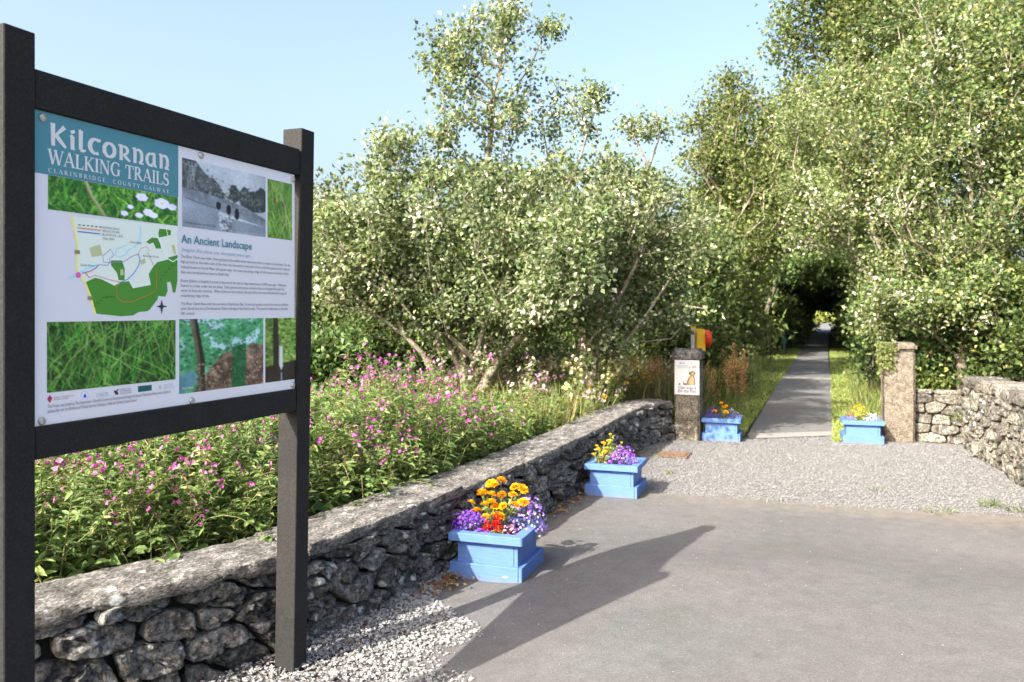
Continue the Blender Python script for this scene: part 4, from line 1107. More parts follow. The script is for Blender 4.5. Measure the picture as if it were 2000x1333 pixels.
# stray grit on the tarmac
n = 800
X = -2.1 + rc.exponential(0.55, n); Y = rc.uniform(2.2, 7.3, n); ok = X < 3; X, Y = X[ok], Y[ok]
m2 = 40; X = np.concatenate([X, rc.uniform(-2, 3, m2)]); Y = np.concatenate([Y, rc.uniform(2.2, 7.2, m2)])
me = chips('gravel', np.stack([X, Y, 0.003 + road_z(X, Y)], 1), rc.uniform(0.0015, 0.0045, len(X)), grey(len(X), 0.14, 0.32, rc), rc)
tag(link('gravel', me, M['chips']), 'stray pale grit scattered over the tarmac', 'gravel', kind='stuff')
# withered leaves and straw at the foot of the wall
n = 420
u = np.where(rc.random(n) < 0.55, rc.normal(4.35, 0.16, n), np.where(rc.random(n) < 0.5, rc.normal(6.55, 0.2, n), rc.uniform(3, 9, n)))
wx = np.array([LW.p[np.argmin(np.abs(LW.p[:, 1] - y)), 0] for y in u])
P = np.stack([wx + 0.04 + np.abs(rc.normal(0, 0.08, n)), u, rc.uniform(0.006, 0.035, n)], 1)
D = norm(rc.normal(0, 1, (n, 3)) * [1, 1, 0.15]); Nn = norm(rc.normal(0, 0.4, (n, 3)) + [0, 0, 1])
Ls = rc.uniform(0.025, 0.07, n)
V, Fs, C = leaf_verts(P, D, Nn, Ls, Ls * rc.choice([0.12, 0.5], n), pick([(2, (0.20, 0.115, 0.05)), (.7, (0.24, 0.08, 0.025)), (2, (0.27, 0.20, 0.10)), (1.5, (0.09, 0.055, 0.025))], n, rc), detail=True)
tag(link('leaf_litter', mk('leaf_litter', V, Fs, C), M['leaf']), 'withered brown leaves and straw along the wall foot', 'litter', kind='stuff')

# rusty drain cover and the little weeds of the forecourt
M['rust'] = plain('rusty_iron', (0.12, 0.075, 0.05), 0.85, 0.45, 40, bumps=0.5)
dcp = atG(1316, 890)
dc = empty('drain_cover', (dcp[0], dcp[1], 0.0), 'small rusty square cover lying in the chippings near the left pillar', 'drain cover')
b = MB(); b.box(-0.17, 0.17, -0.17, 0.17, 0.004, 0.018, 0.004); b.build('plate', M['rust'], dc, world=False)
for k in range(5):
    b = MB(); b.box(-0.14, 0.14, -0.125 + k * 0.056, -0.1 + k * 0.056, 0.0185, 0.026, 0.002); b.build('rib', M['rust'], dc, world=False)

GREEN = [(3, (0.09, 0.15, 0.025)), (2, (0.13, 0.19, 0.035)), (1.5, (0.055, 0.10, 0.02)), (0.7, (0.2, 0.23, 0.06))]
def tuft(name, x, y, r, h, n, rng, label, cat='weed', group=None, pal=GREEN, z=0.0, wdt=0.008):
    root = empty(name, (x, y, z), label, cat, group)
    a = rng.uniform(0, 6.28, n); rr = r * np.sqrt(rng.random(n))
    P = np.stack([rr * np.cos(a), rr * np.sin(a), np.zeros(n)], 1)
    D = norm(np.stack([np.cos(a) * 0.6, np.sin(a) * 0.6, np.ones(n)], 1) + rng.normal(0, 0.35, (n, 3)))
    Ls = h * rng.uniform(0.5, 1.1, n)
    V, Fs, C = leaf_verts(P, D, norm(rng.normal(size=(n, 3)) + [0, 0, .6]), Ls, np.full(n, wdt) * rng.uniform(.7, 1.6, n), pick(pal, n, rng), detail=True, droop=0.35)
    link('leaves', mk('leaves', V, Fs, C), M['grass'], root, world=False); return root
for px, py, r, h, lb in ((1298, 893, .10, .07, 'little green weed beside the rusty drain cover'), (1308, 926, .05, .04, 'tiny weed alone in the pale chippings by the blue planter'),
    (1715, 958, .10, .04, 'flat weed patch in the middle of the chippings seam'), (1835, 1000, .16, .07, 'low weed tuft on the tarmac seam, left of the taller seam tuft'),
    (1932, 990, .07, .13, 'taller yellow-green weed tuft on the seam beside the rubble wall'), (1990, 1000, .1, .1, 'weed tuft on the seam at the foot of the rubble wall'),
    (1795, 838, .09, .16, 'leafy weed growing at the foot of the coursed wall by the pillar'), (1860, 862, .07, .1, 'small weed at the base of the coursed wall'),
    (1886, 800, .05, .22, 'upright green weed in the corner where the two right walls meet')):
    q = atG(px, py) if py > 830 else np.array([1.47, 11.07, 0.3])
    tuft('weed_tuft', q[0], q[1] - (0.02 if py < 900 else 0), r, h * .7, 34, rc, lb, z=float(q[2]) + 0.003)

# ------------------------------------------------------------------ planters
def planter_mat():
    m, t, p, o = new_mat('blue_paint')
    c = coords(t); mpn = N(t, 'ShaderNodeMapping'); mpn.inputs['Scale'].default_value = (4, 4, 40)
    t.links.new(c, mpn.inputs['Vector'])
    n1 = noise_n(t, mpn.outputs[0], 3, 5, 0.6); n2 = noise_n(t, c, 11, 4); n3 = noise_n(t, c, 60, 5, 0.7)
    col = ramp(t, n2, [(0.3, (0.072, 0.148, 0.365)), (0.7, (0.086, 0.168, 0.405))])
    col = mix(t, 1.0, col, ramp(t, n1, [(0.3, g(0.88)), (0.7, g(1.1))]), 'MULTIPLY')
    col = mix(t, ramp(t, n3, [(0.66, g(0)), (0.73, g(0.6))]), col, (0.22, 0.31, 0.5))
    sz = N(t, 'ShaderNodeSeparateXYZ'); t.links.new(c, sz.inputs[0])
    low = ramp(t, math_n(t, 'ADD', sz.outputs[2], math_n(t, 'MULTIPLY', math_n(t, 'SUBTRACT', n3, 0.5), 0.16)), [(0.0, g(0.55)), (0.035, g(0))])
    col = mix(t, low, col, (0.16, 0.15, 0.14))
    t.links.new(col, p.inputs['Base Color']); p.inputs['Roughness'].default_value = 0.55; p.inputs['Specular IOR Level'].default_value = 0.3
    bump(t, p, n1, 0.3, 0.004); return m
M['blue'] = planter_mat()
M['soil'] = plain('potting_soil', (0.035, 0.025, 0.017), 1.0, 0.5, 40, bumps=0.8)
M['scrape'] = plain('bare_scrape', (0.72, 0.76, 0.82), 0.7, 0.1, 30)
def planter(x, y, rz, label, wd=0.455):
    root = empty('flower_planter', (x, y, 0), label, 'planter', 'blue wooden flower planters'); root.rotation_euler = (0, 0, rz)
    h = wd / 2; i = h - 0.038
    for k in range(4):                                     # plinth boards, butted
        b = MB(); b.box(-h, h - 0.024, -h, -h + 0.022, 0.0, 0.098, 0.0025)
        o = b.build('plinth_board', M['blue'], root, world=False); o.rotation_euler = (0, 0, k * math.pi / 2)
    for k in range(4):
        b = MB(); b.box(-i, i - 0.024, -i, -i + 0.022, 0.02, 0.226, 0.002)
        o = b.build('side_board', M['blue'], root, world=False); o.rotation_euler = (0, 0, k * math.pi / 2)
    b = MB(); b.box(-h + 0.003, h - 0.003, -h + 0.023, -i - 0.001, 0.07, 0.094)
    for k in range(4):
        o = b.build('ledge', M['blue'], root, world=False); o.rotation_euler = (0, 0, k * math.pi / 2)
    for k in range(4):                                     # mitred rim boards
        r0, r1 = h + 0.004, h - 0.064; z0, z1 = 0.227, 0.274; b = MB()
        P4 = [(-r0, -r0), (r0, -r0), (r1, -r1), (-r1, -r1)]; e = 0.003
        vs = [(px, py, z0) for px, py in P4] + [(px, py, z1 - e) for px, py in P4] + [(px * (1 - e / r0) if j < 2 else px * (1 + e / r1), py + e if j < 2 else py - e, z1) for j, (px, py) in enumerate(P4)]
        b.add(vs, [(0, 1, 2, 3), (0, 1, 5, 4), (1, 2, 6, 5), (2, 3, 7, 6), (3, 0, 4, 7), (4, 5, 9, 8), (5, 6, 10, 9), (6, 7, 11, 10), (7, 4, 8, 11), (8, 9, 10, 11)])
        o = b.build('rim_board', M['blue'], root, world=False); o.rotation_euler = (0, 0, k * math.pi / 2)
    nn = 12; V = []; Fs = []
    for a in range(nn + 1):
        for c in range(nn + 1):
            xx, yy = -i + .023 + (2 * i - .046) * a / nn, -i + .023 + (2 * i - .046) * c / nn
            V.append((xx, yy, 0.222 + 0.02 * mn.noise(Vector((xx * 30, yy * 30, x)))))
    for a in range(nn):
        for c in range(nn): Fs.append((a * (nn + 1) + c, (a + 1) * (nn + 1) + c, (a + 1) * (nn + 1) + c + 1, a * (nn + 1) + c + 1))
    link('soil', mk('soil', V, Fs), M['soil'], root, world=False)
    return root
p1 = planter(-1.895, 4.715, math.radians(2.5), 'nearest blue wooden planter, with orange marigolds and purple lobelia, beside the wall')
b = MB(); b.box(0.11, 0.135, -0.2287, -0.2276, 0.036, 0.040); b.box(0.118, 0.142, -0.2287, -0.2276, 0.043, 0.045); b.build('paint_chip', M['scrape'], p1, world=False)
planter(-1.74, 7.12, math.radians(1.5), 'blue wooden planter with yellow flowers and violet lobelia, second along the wall')
planter(-1.225, 10.53, math.radians(2), 'blue wooden planter against the pillar with the dog sign')
planter(0.385, 10.93, math.radians(3), 'blue wooden planter with yellow and white flowers beside the tan pillar')

# ------------------------------------------------------------------ bedding flowers
def pompom(cols, rng, rings=((10, .004, .010, 15), (14, .012, .016, 30), (16, .018, .018, 55), (16, .02, .019, 80)), r=0.03):
    """double flower head facing +Z, radius about r"""
    P = []; D = []; Nn = []; L = []; C = []
    for n_, r0, l, ang in rings:
        for k in range(n_):
            a = 2 * math.pi * k / n_ + rng.uniform(-.2, .2); t = math.radians(ang + rng.normal(0, 7))
            rad = np.array([math.cos(a), math.sin(a), 0]); up = np.array([0, 0, 1.0])
            P.append(rad * r0 * .55 + up * (0.012 - r0 * 0.45)); D.append(rad * math.sin(t) + up * math.cos(t)); Nn.append(up * math.sin(t) - rad * math.cos(t) + 1e-3)
            L.append(l * rng.uniform(.85, 1.15)); C.append(np.array(cols[rng.integers(len(cols))]) * rng.uniform(.8, 1.1))
    s_ = r / 0.036
    V, Fs, Cc = leaf_verts(np.array(P) * s_, np.array(D), np.array(Nn), np.array(L) * s_, np.array(L) * s_ * .85, np.array(C), detail=True, droop=.15, fold=.12)
    return mk('flower_head', V, Fs, Cc)
rf = np.random.default_rng(3)
ORANGE = [(0.88, 0.40, 0.004), (0.92, 0.50, 0.008), (0.82, 0.30, 0.004)]
YELLOW = [(0.85, 0.60, 0.02), (0.9, 0.68, 0.05), (0.8, 0.48, 0.01)]
pom_o = [pompom(ORANGE, rf) for _ in range(3)]; pom_y = [pompom(YELLOW, rf) for _ in range(2)]
def flower_plant(name, x, y, z, heads, hmesh, label, rng, group='bedding plants in the planters', leaves=90, lc=GREEN, spread=0.1, size=1.0):
    """stems rise from the base to each head (dx,dy,dz, tilt towards)"""
    root = empty(name, (x, y, z), label, 'flower', group)
    b = MB()
    for hx, hy, hz in heads: b.tube([(hx * .15, hy * .15, 0), (hx * .6, hy * .6, hz * .55), (hx, hy, hz)], [.0028, .0024, .002], 5)
    b.build('stems', M['stem'], root, world=False)
    n = leaves; k = rng.integers(len(heads), size=n); t = rng.random(n) * .85
    H = np.array(heads); P = H[k] * np.stack([t, t, t], 1) + rng.normal(0, .012, (n, 3)); P[:, 2] = np.maximum(P[:, 2], 0.003)
    D = norm(rng.normal(size=(n, 3)) + [0, 0, .25]); L = rng.uniform(.025, .055, n)
    V, Fs, C = leaf_verts(P, D, norm(rng.normal(0, .5, (n, 3)) + [0, 0, 1]), L, L * .32, pick(lc, n, rng), detail=True)
    link('leaves', mk('leaves', V, Fs, C), M['leaf'], root, world=False)
    for hx, hy, hz in heads:
        o = link('flower_head', hmesh[rng.integers(len(hmesh))], M['petal'], root, world=False)
        o.location = (hx, hy, hz); o.rotation_euler = (rng.normal(0.25, .25), rng.normal(-.05, .25), rng.uniform(0, 6)); o.scale = (size * rng.uniform(.85, 1.15),) * 3
    return root
def mound(name, x, y, z, rx, ry, rz, nflo, cols, label, rng, group='bedding plants in the planters', fs=0.0075, off=(0, 0), lc=None):
    """low mound of fine stems dotted with small five-petalled flowers"""
    root = empty(name, (x, y, z), label, 'flower', group)
    lc = lc or [(2, (0.05, 0.09, 0.025)), (1, (0.10, 0.14, 0.04)), (1, (0.06, 0.06, 0.05))]
    n = int(nflo * 1.6); d = rand_dirs(n, rng); d[:, 2] = np.abs(d[:, 2]); rr = rng.random((n, 1)) ** .5
    P = d * rr * [rx, ry, rz] * .95 + np.array([off[0], off[1], 0]) * (d[:, 2:] * rr)
    V, Fs, C = leaf_verts(P, norm(d + rng.normal(0, .5, (n, 3))), rand_dirs(n, rng), rng.uniform(.015, .03, n), .005, pick(lc, n, rng), detail=False)
    link('leaves', mk('leaves', V, Fs, C), M['leaf'], root, world=False)
    d = rand_dirs(nflo, rng); d[:, 2] = np.abs(d[:, 2]); rr = .75 + .32 * rng.random((nflo, 1))
    P = d * rr * [rx, ry, rz] + np.array([off[0], off[1], 0]) * (d[:, 2:] * rr)
    parts = []; cc = pick(cols, nflo, rng, .12); Nrm = norm(d + rng.normal(0, .45, (nflo, 3)) + [0, -.35, 0]); A = norm(np.cross(Nrm, rand_dirs(nflo, rng))); B = np.cross(Nrm, A)
    for k in range(5):
        a = k * 2 * math.pi / 5 + .2; dd = A * math.cos(a) + B * math.sin(a)
        parts.append(leaf_verts(P, norm(dd + Nrm * .25), Nrm, fs * rng.uniform(.8, 1.4, nflo) * (1.4 if k < 3 else .8), fs * .95, cc))
    V, Fs, C = join(parts); link('blossoms', mk('blossoms', V, Fs, C), M['petal'], root, world=False)
    return root
def spike(name, x, y, z, h, label, rng, col=(0.62, 0.012, 0.012), group='bedding plants in the planters'):
    root = empty(name, (x, y, z), label, 'flower', group)
    b = MB(); b.tube([(0, 0, 0), (.003, 0, h * .5), (0, .004, h)], [.003, .0025, .0015], 5); b.build('stem', M['stem'], root, world=False)
    n = 80; t = rng.random(n); a = rng.uniform(0, 6.28, n); rr = .004 + .012 * (1 - t)
    P = np.stack([rr * np.cos(a) * .4, rr * np.sin(a) * .4, h * (.38 + .62 * t)], 1); D = norm(np.stack([np.cos(a), np.sin(a), np.full(n, .35)], 1))
    V, Fs, C = leaf_verts(P, D, rand_dirs(n, rng), .026 * (1.15 - .6 * t), .011, pick([(1, col), (1, (col[0] * .75, col[1], col[2]))], n, rng), detail=True)
    link('blossoms', mk('blossoms', V, Fs, C), M['petal'], root, world=False)
    n = 16; a = rng.uniform(0, 6.28, n); D = norm(np.stack([np.cos(a), np.sin(a), np.full(n, .25)], 1))
    V, Fs, C = leaf_verts(np.stack([D[:, 0] * .004, D[:, 1] * .004, rng.uniform(.01, h * .4, n)], 1), D, norm(rng.normal(0, .3, (n, 3)) + [0, 0, 1]), .045, .026, pick(GREEN, n, rng), detail=True)
    link('leaves', mk('leaves', V, Fs, C), M['leaf'], root, world=False)
    return root
SZ = 0.222
VIOLET = [(3, (0.23, 0.06, 0.62)), (2, (0.16, 0.04, 0.5)), (1, (0.36, 0.16, 0.72)), (.3, (0.75, 0.68, 0.85))]
LILAC = [(3, (0.34, 0.24, 0.72)), (1.6, (0.48, 0.40, 0.8)), (2, (0.24, 0.10, 0.6)), (.25, (.75, .72, .88))]
heads = [(x * 1.1, y, z * 1.32 + .02) for x, y, z in [(-.03, .02, .20), (.03, -.01, .165), (.095, .03, .20), (.135, .04, .19), (-.085, -.02, .17), (-.02, -.06, .135), (-.06, -.05, .12), (.06, -.07, .125), (.02, -.10, .085), (.045, -.09, .08), (.16, -.02, .14), (-.03, -.02, .165), (-.15, -.03, .12), (.07, .05, .16), (-.11, .03, .15), (.12, -.05, .13), (-.1, -.07, .09), (.0, .06, .22), (-.06, .06, .2), (.1, -.02, .17), (.0, -.03, .11), (-.04, -.09, .07)]]
flower_plant('marigold', -1.905, 4.735, SZ, heads, pom_o, 'orange marigolds in the middle of the nearest blue planter', rf, leaves=420, size=1.42)
mound('lobelia', -2.01, 4.63, SZ - .01, .15, .095, .165, 420, VIOLET, 'deep violet lobelia at the left front of the nearest blue planter', rf, off=(-.03, -.04))
mound('lobelia', -1.765, 4.79, SZ - .01, .145, .11, .235, 380, LILAC, 'pale lilac lobelia at the right of the nearest blue planter', rf, off=(.05, 0))
mound('lobelia', -1.785, 4.62, SZ - .02, .075, .06, .11, 100, [(2, (.42, .05, .25)), (1, (.7, .45, .6)), (1, (.3, .03, .18))], 'small magenta lobelia behind the red salvia in the nearest planter', rf)
spike('salvia', -1.86, 4.60, SZ, .165, 'taller scarlet salvia spike in the nearest blue planter', rf)
spike('salvia', -1.842, 4.585, SZ, .13, 'shorter scarlet salvia spike beside the taller one in the nearest planter', rf)
spike('salvia', -1.915, 4.585, SZ, .11, 'short scarlet salvia at the foot of the violet lobelia', rf)
# second planter
flower_plant('marigold', -1.83, 7.10, SZ, [(-.02, 0, .2), (.02, .02, .22), (-.06, -.03, .15), (-.08, .0, .17), (.0, -.05, .13), (-.1, -.05, .1), (.03, -.04, .16), (-.03, -.07, .1)], pom_y, 'yellow flowers at the left of the second blue planter', rf, leaves=300, size=1.0, lc=[(2, (.14, .2, .04)), (2, (.2, .24, .06)), (1, (.3, .2, .08))])
flower_plant('snapdragon', -1.80, 7.16, SZ, [(.02, 0, .24), (.09, .03, .2), (-.01, .03, .27), (.06, 0, .17)], pom_y, 'tall leafy yellow-green stems in the second blue planter', rf, leaves=220, size=.5, lc=[(2, (.16, .24, .05)), (2, (.22, .28, .07))])
mound('lobelia', -1.665, 7.06, SZ - .01, .135, .10, .20, 360, VIOLET + [(1.5, (.5, .2, .6))], 'violet lobelia at the right of the second blue planter', rf)
# planter by the left pillar
mound('lobelia', -1.33, 10.48, SZ - .02, .14, .12, .2, 260, [(2, (.10, .04, .32)), (1, (.2, .08, .4)), (1, (.05, .03, .15))], 'dark purple lobelia in the planter against the left pillar', rf)
mound('lobelia', -1.11, 10.5, SZ - .02, .12, .11, .18, 160, [(2, (.12, .07, .32)), (1, (.35, .3, .5))], 'purple lobelia at the path side of the planter by the left pillar', rf)
flower_plant('marigold', -1.21, 10.48, SZ, [(0, -.02, .17), (-.02, .02, .22), (-.09, -.05, .13), (.04, -.06, .12), (.03, .03, .18)], pom_o, 'orange marigolds in the planter against the left pillar', rf, leaves=140, size=1.25)
# planter by the right pillar
flower_plant('marigold', 0.36, 10.90, SZ, [(0, -.02, .17), (-.04, .02, .19), (-.08, -.05, .15), (.05, -.06, .14), (.04, .03, .19), (-.03, -.08, .1), (.0, .05, .2), (.08, 0, .12)], pom_y, 'yellow flowers in the planter beside the tan pillar', rf, leaves=220, size=1.15, lc=[(2, (.18, .24, .05)), (1, (.3, .3, .08))])
mound('alyssum', 0.50, 10.87, SZ - .02, .10, .10, .16, 200, [(3, (.75, .72, .78)), (1, (.5, .4, .6))], 'white flowers at the right of the planter beside the tan pillar', rf)
mound('coleus', 0.245, 10.88, SZ - .02, .075, .08, .19, 70, [(2, (.3, .03, .05)), (1, (.16, .05, .12))], 'dark red foliage plant at the left of the planter beside the tan pillar', rf, lc=[(2, (.12, .04, .07)), (1, (.3, .05, .04))])

# ------------------------------------------------------------------ sign on the left pillar
YD = PLY - 0.016
dg_ = empty('dog_waste_sign', (-1.63, YD, 0.64), 'small white dog-waste notice with a sitting dog fixed to the grey pillar', 'sign')
M['board'] = plain('white_plastic_board', (0.60, 0.61, 0.64), 0.7, 0.03, 6, spec=0.15)
def xz(px, py): q = atY(px, py, YD); return q[0], q[2]
X0, X1 = xz(1317.5, 740)[0], xz(1366, 740)[0]; Z0, Z1 = xz(1340, 771.5)[1], xz(1340, 704)[1]
b = MB(); b.box(X0, X1, YD, YD + 0.006, Z0, Z1, 0.002); db = b.build('board', M['board'], dg_)
DL = [YD - 0.0008]
def dpolyp(name, shp):
    bb = MB()
    for pts, col in shp:
        DL[0] -= 0.00012; bb.add([(xz(*p)[0], DL[0], xz(*p)[1]) for p in pts], [list(range(len(pts)))], col)
    return link(name, bb.mesh(name, col=True), M['print'], db)
e = lambda x, y: (1300 + x / 13.33, 690 + y / 13.33)
ee = lambda pts: [e(*p) for p in pts]
fur, furd, furl = (0.30, 0.20, 0.09), (0.12, 0.07, 0.035), (0.5, 0.4, 0.24)
dpolyp('dog_picture', [
 (ee([(440, 745), (455, 735), (480, 790), (575, 790), (590, 830), (470, 830)]), furd), (ee([(545, 770), (600, 640), (650, 570), (740, 570), (770, 680), (775, 830), (560, 835)]), fur),
 (ee([(600, 760), (640, 640), (700, 600), (740, 690), (740, 825), (620, 825)]), furl), (ee([(640, 490), (690, 460), (740, 470), (765, 520), (755, 585), (700, 600), (650, 570)]), fur),
 (ee([(605, 500), (655, 480), (650, 560), (615, 565)]), furd), (ee([(745, 485), (775, 505), (770, 560), (750, 540)]), furd), (ee([(680, 510), (730, 510), (725, 575), (690, 580)]), furl),
 (ee([(690, 560), (715, 560), (705, 580)]), (.03, .02, .02)), (ee([(610, 640), (640, 620), (560, 760), (550, 740)]), furd), (ee([(330, 825), (335, 795), (360, 780), (388, 800), (392, 825)]), (.05, .04, .035))])
dpolyp('emblem', [(ee([(365, 245), (395, 240), (400, 280), (370, 285)]), (.12, .13, .25)), (ee([(410, 250), (495, 250), (495, 275), (410, 275)]), (.3, .32, .45)), (ee([(655, 245), (700, 245), (700, 280), (655, 280)]), (.38, .4, .52)),
 (ee([(285, 330), (600, 325), (600, 338), (285, 344)]), (.12, .28, .42)), (ee([(310, 380), (595, 374), (595, 388), (310, 394)]), (.2, .4, .35)), (ee([(620, 345), (645, 345), (645, 390), (620, 390)]), (.5, .12, .14)), (ee([(680, 335), (800, 330), (800, 380), (680, 385)]), (.55, .25, .25))])
M['ink_grey'] = plain('grey_blue_ink', (0.12, 0.14, 0.22), 0.5, 0.0, 3)
for s_, y in (('Glan suas é', 938), ('Bin the Poo', 1026)):
    a_, c_ = xz(*e(322, y)), xz(*e(795, y)); text_obj('lettering', s_, a_, c_, 0.052, M['ink_grey'], db, plane=DL[0] - 0.0006, ext=0.012)
b = MB()
for xx, zz in ((X0 + .012, Z1 - .012), (X1 - .012, Z1 - .012), (X0 + .012, Z0 + .012), (X1 - .012, Z0 + .012)):
    b2_ = MB(); b2_.lathe([(.005, 0), (.005, .002), (.003, .004)], (xx, YD, zz), (0, -1, 0), 10); b2_.build('screw', M['steel'], db)

# ------------------------------------------------------------------ ring buoy station behind the left pillar, finger post down the path
M['yellow'] = plain('yellow_plastic', (0.80, 0.46, 0.012), 0.45, 0.06, 12)
M['redbuoy'] = plain('red_orange_buoy', (0.62, 0.05, 0.015), 0.5, 0.08, 12)
M['galv'] = plain('galvanised_post', (0.55, 0.56, 0.56), 0.5, 0.1, 25, metal=0.2)
q = atZ(1354, 700, 12.2); bx, by = q[0], q[1]
lbz = lambda py: CAMH - (py - HY) * 12.2 / F
rb_ = empty('ring_buoy_station', (bx, by, 0), 'yellow ring buoy housing with red buoy on a pale post behind the grey pillar', 'ring buoy')
b = MB(); b.tube([(bx, by, -.1), (bx, by, lbz(642))], .034, 10); b.build('post', M['galv'], rb_)
b = MB(); b.tube([(bx, by, lbz(642)), (bx, by, lbz(635))], .037, 10); b.build('post_cap', M['yellow'], rb_)
hx = bx + 0.04; R_ = np.array([CT, ST]); D_ = np.array([-ST, CT])
def hp(r, d, py): p = np.array([bx, by]) + R_ * r + D_ * d; return (p[0], p[1], lbz(py))
prof = [(.036, 686), (.036, 650), (.07, 642), (.135, 643), (.165, 651), (.15, 660), (.15, 686)]
vs = [hp(r, d, py) for d in (-.13, .13) for r, py in prof]; m_ = len(prof)
b = MB(); b.add(vs, [list(range(m_)), list(range(m_, 2 * m_))[::-1]] + [(i, (i + 1) % m_, m_ + (i + 1) % m_, m_ + i) for i in range(m_)]); b.build('housing', M['yellow'], rb_)
cc_ = np.array(hp(.19, -.06, 661)); V = []; Fs = []; n1, n2 = 26, 10
for i in range(n1):
    a = 2 * math.pi * i / n1; rad = np.array([D_[0] * math.cos(a), D_[1] * math.cos(a), math.sin(a)])
    for j in range(n2):
        t = 2 * math.pi * j / n2; V.append(cc_ + rad * (.115 + .045 * math.cos(t)) * np.array([1, 1, .8]) + np.array([R_[0], R_[1], 0]) * .048 * math.sin(t))
        Fs.append((i * n2 + j, ((i + 1) % n1) * n2 + j, ((i + 1) % n1) * n2 + (j + 1) % n2, i * n2 + (j + 1) % n2))
me = mk('buoy', V, Fs, smooth=True); fix_normals(me); link('buoy', me, M['redbuoy'], rb_)
M['green_sign'] = plain('dark_green_plate', (0.01, 0.09, 0.09), 0.5, 0.1, 10)
M['dark_post'] = plain('dark_timber_post', (0.05, 0.055, 0.06), 0.7, 0.2, 20)
q = atG(1532, 694)
fp = empty('waymark_post', (q[0], q[1], 0), 'thin dark waymark post with small green plate beside the far path', 'post')
b = MB(); b.box(q[0] - .035, q[0] + .035, q[1] - .035, q[1] + .035, -.05, 1.2, .005); b.build('post', M['dark_post'], fp)
b = MB(); b.box(q[0] - .09, q[0] + .09, q[1] - .06, q[1] - .038, .42, .62, .004); b.build('plate', M['green_sign'], fp)

# ------------------------------------------------------------------ willowherb, brambles and meadow behind the low wall
HERB = [(3, (0.10, 0.172, 0.04)), (2.2, (0.145, 0.22, 0.058)), (2, (0.062, 0.115, 0.028)), (.8, (0.2, 0.26, 0.08)), (.25, (0.26, 0.2, 0.09))]
PINK = [(3, (0.52, 0.105, 0.40)), (2, (0.62, 0.19, 0.50)), (1.4, (0.40, 0.06, 0.34)), (.5, (0.70, 0.36, 0.58))]
def willowherb(seed, h, nflo, name='willowherb', pal=HERB, fcol=PINK, fsize=0.0155):
    """tall branching stem with lance leaves in whorls and four-petalled flowers near the top"""
    rng = np.random.default_rng(seed); root = empty(name)
    axes = [(np.zeros(3), np.array([rng.normal(0, .07), rng.normal(0, .07), 1.0]) * h)]
    for k in range(rng.integers(5, 9)):
        t = rng.uniform(.3, .9); a = rng.uniform(0, 6.28); L = h * (1.05 - t) * rng.uniform(.45, .75)
        axes.append((axes[0][1] * t, np.array([math.cos(a) * .55, math.sin(a) * .55, .85]) * L))
    b = MB(); P = []; D = []; L = []
    tips = []
    for i, (o, v) in enumerate(axes):
        bend = np.array([rng.normal(0, .04), rng.normal(0, .04), 0])
        b.tube([o, o + v * .5 + bend, o + v], [.0045 if i == 0 else .0028, .0035 if i == 0 else .002, .0012], 4, cap=False)
        ln_ = np.linalg.norm(v); m_ = int(ln_ / .016)
        for k in range(m_):
            t = (k + .5) / m_
            if i == 0 and t < .06: continue
            a = k * 2.4 + rng.normal(0, .4); d = np.array([math.cos(a), math.sin(a), rng.normal(.25, .3)])
            P.append(o + v * t + bend * math.sin(math.pi * t)); D.append(d); L.append((.10 if i == 0 else .062) * (1.1 - .62 * t) * rng.uniform(.7, 1.2))
        tips.append((o, v))
    b.build('stems', M['stem'], root, world=False, smooth=True)
    P, D, L = np.array(P), np.array(D), np.array(L); n = len(P)
    V, Fs, C = leaf_verts(P, D, norm(rng.normal(0, .35, (n, 3)) + [0, 0, 1]), L, L * rng.uniform(.28, .42, n), pick(pal, n, rng, .22), detail=True, droop=.3, fold=.15)
    link('leaves', mk('leaves', V, Fs, C), M['leaf'], root, world=False)
    if nflo:
        Pf = []; Nf = []
        for k in range(nflo):
            o, v = tips[rng.integers(len(tips))]; t = rng.uniform(.72, 1.03); a = rng.uniform(0, 6.28)
            d = np.array([math.cos(a), math.sin(a), rng.uniform(.1, .9)]); Pf.append(o + v * t + d * .022); Nf.append(d)
        Pf = np.array(Pf); Nf = norm(np.array(Nf)); A = norm(np.cross(Nf, rand_dirs(nflo, rng))); B = np.cross(Nf, A); cc = pick(fcol, nflo, rng, .12); parts = []
        for k in range(4):
            a = k * math.pi / 2; dd = A * math.cos(a) + B * math.sin(a)
            parts.append(leaf_verts(Pf, norm(dd + Nf * .35), Nf, fsize * rng.uniform(.9, 1.2, nflo), fsize * 1.25, cc * rng.uniform(.85, 1.1), detail=True, droop=-.1))
        parts.append(leaf_verts(Pf, Nf, A, fsize * .8, fsize * .25, np.tile((.8, .75, .6), (nflo, 1))))
        V, Fs, C = join(parts); link('blossoms', mk('blossoms', V, Fs, C), M['petal'], root, world=False)
    return root
protos = [willowherb(100 + k, h, nf) for k, (h, nf) in enumerate(((.95, 7), (1.05, 14), (.85, 4), (1.0, 22), (.8, 2), (1.1, 8), (.9, 14)))]
rv = np.random.default_rng(77)
def place_all(protos, spots, label, cat, group, rng, smin=.85, smax=1.15, lean=.08):
    used = set()
    for k, (x, y, z) in enumerate(spots):
        i = int(rng.integers(len(protos))); o = protos[i] if i not in used else copy_tree(protos[i]); used.add(i)
        s_ = rng.uniform(smin, smax); o.location = (x, y, z); o.scale = (s_, s_, s_ * rng.uniform(.92, 1.08))
        o.rotation_euler = (rng.normal(0, lean), rng.normal(0, lean), rng.uniform(0, 6.28)); tag(o, label, cat, group)
    for i, p in enumerate(protos):
        if i not in used:
            for c in list(p.children): bpy.data.objects.remove(c)
            bpy.data.objects.remove(p)
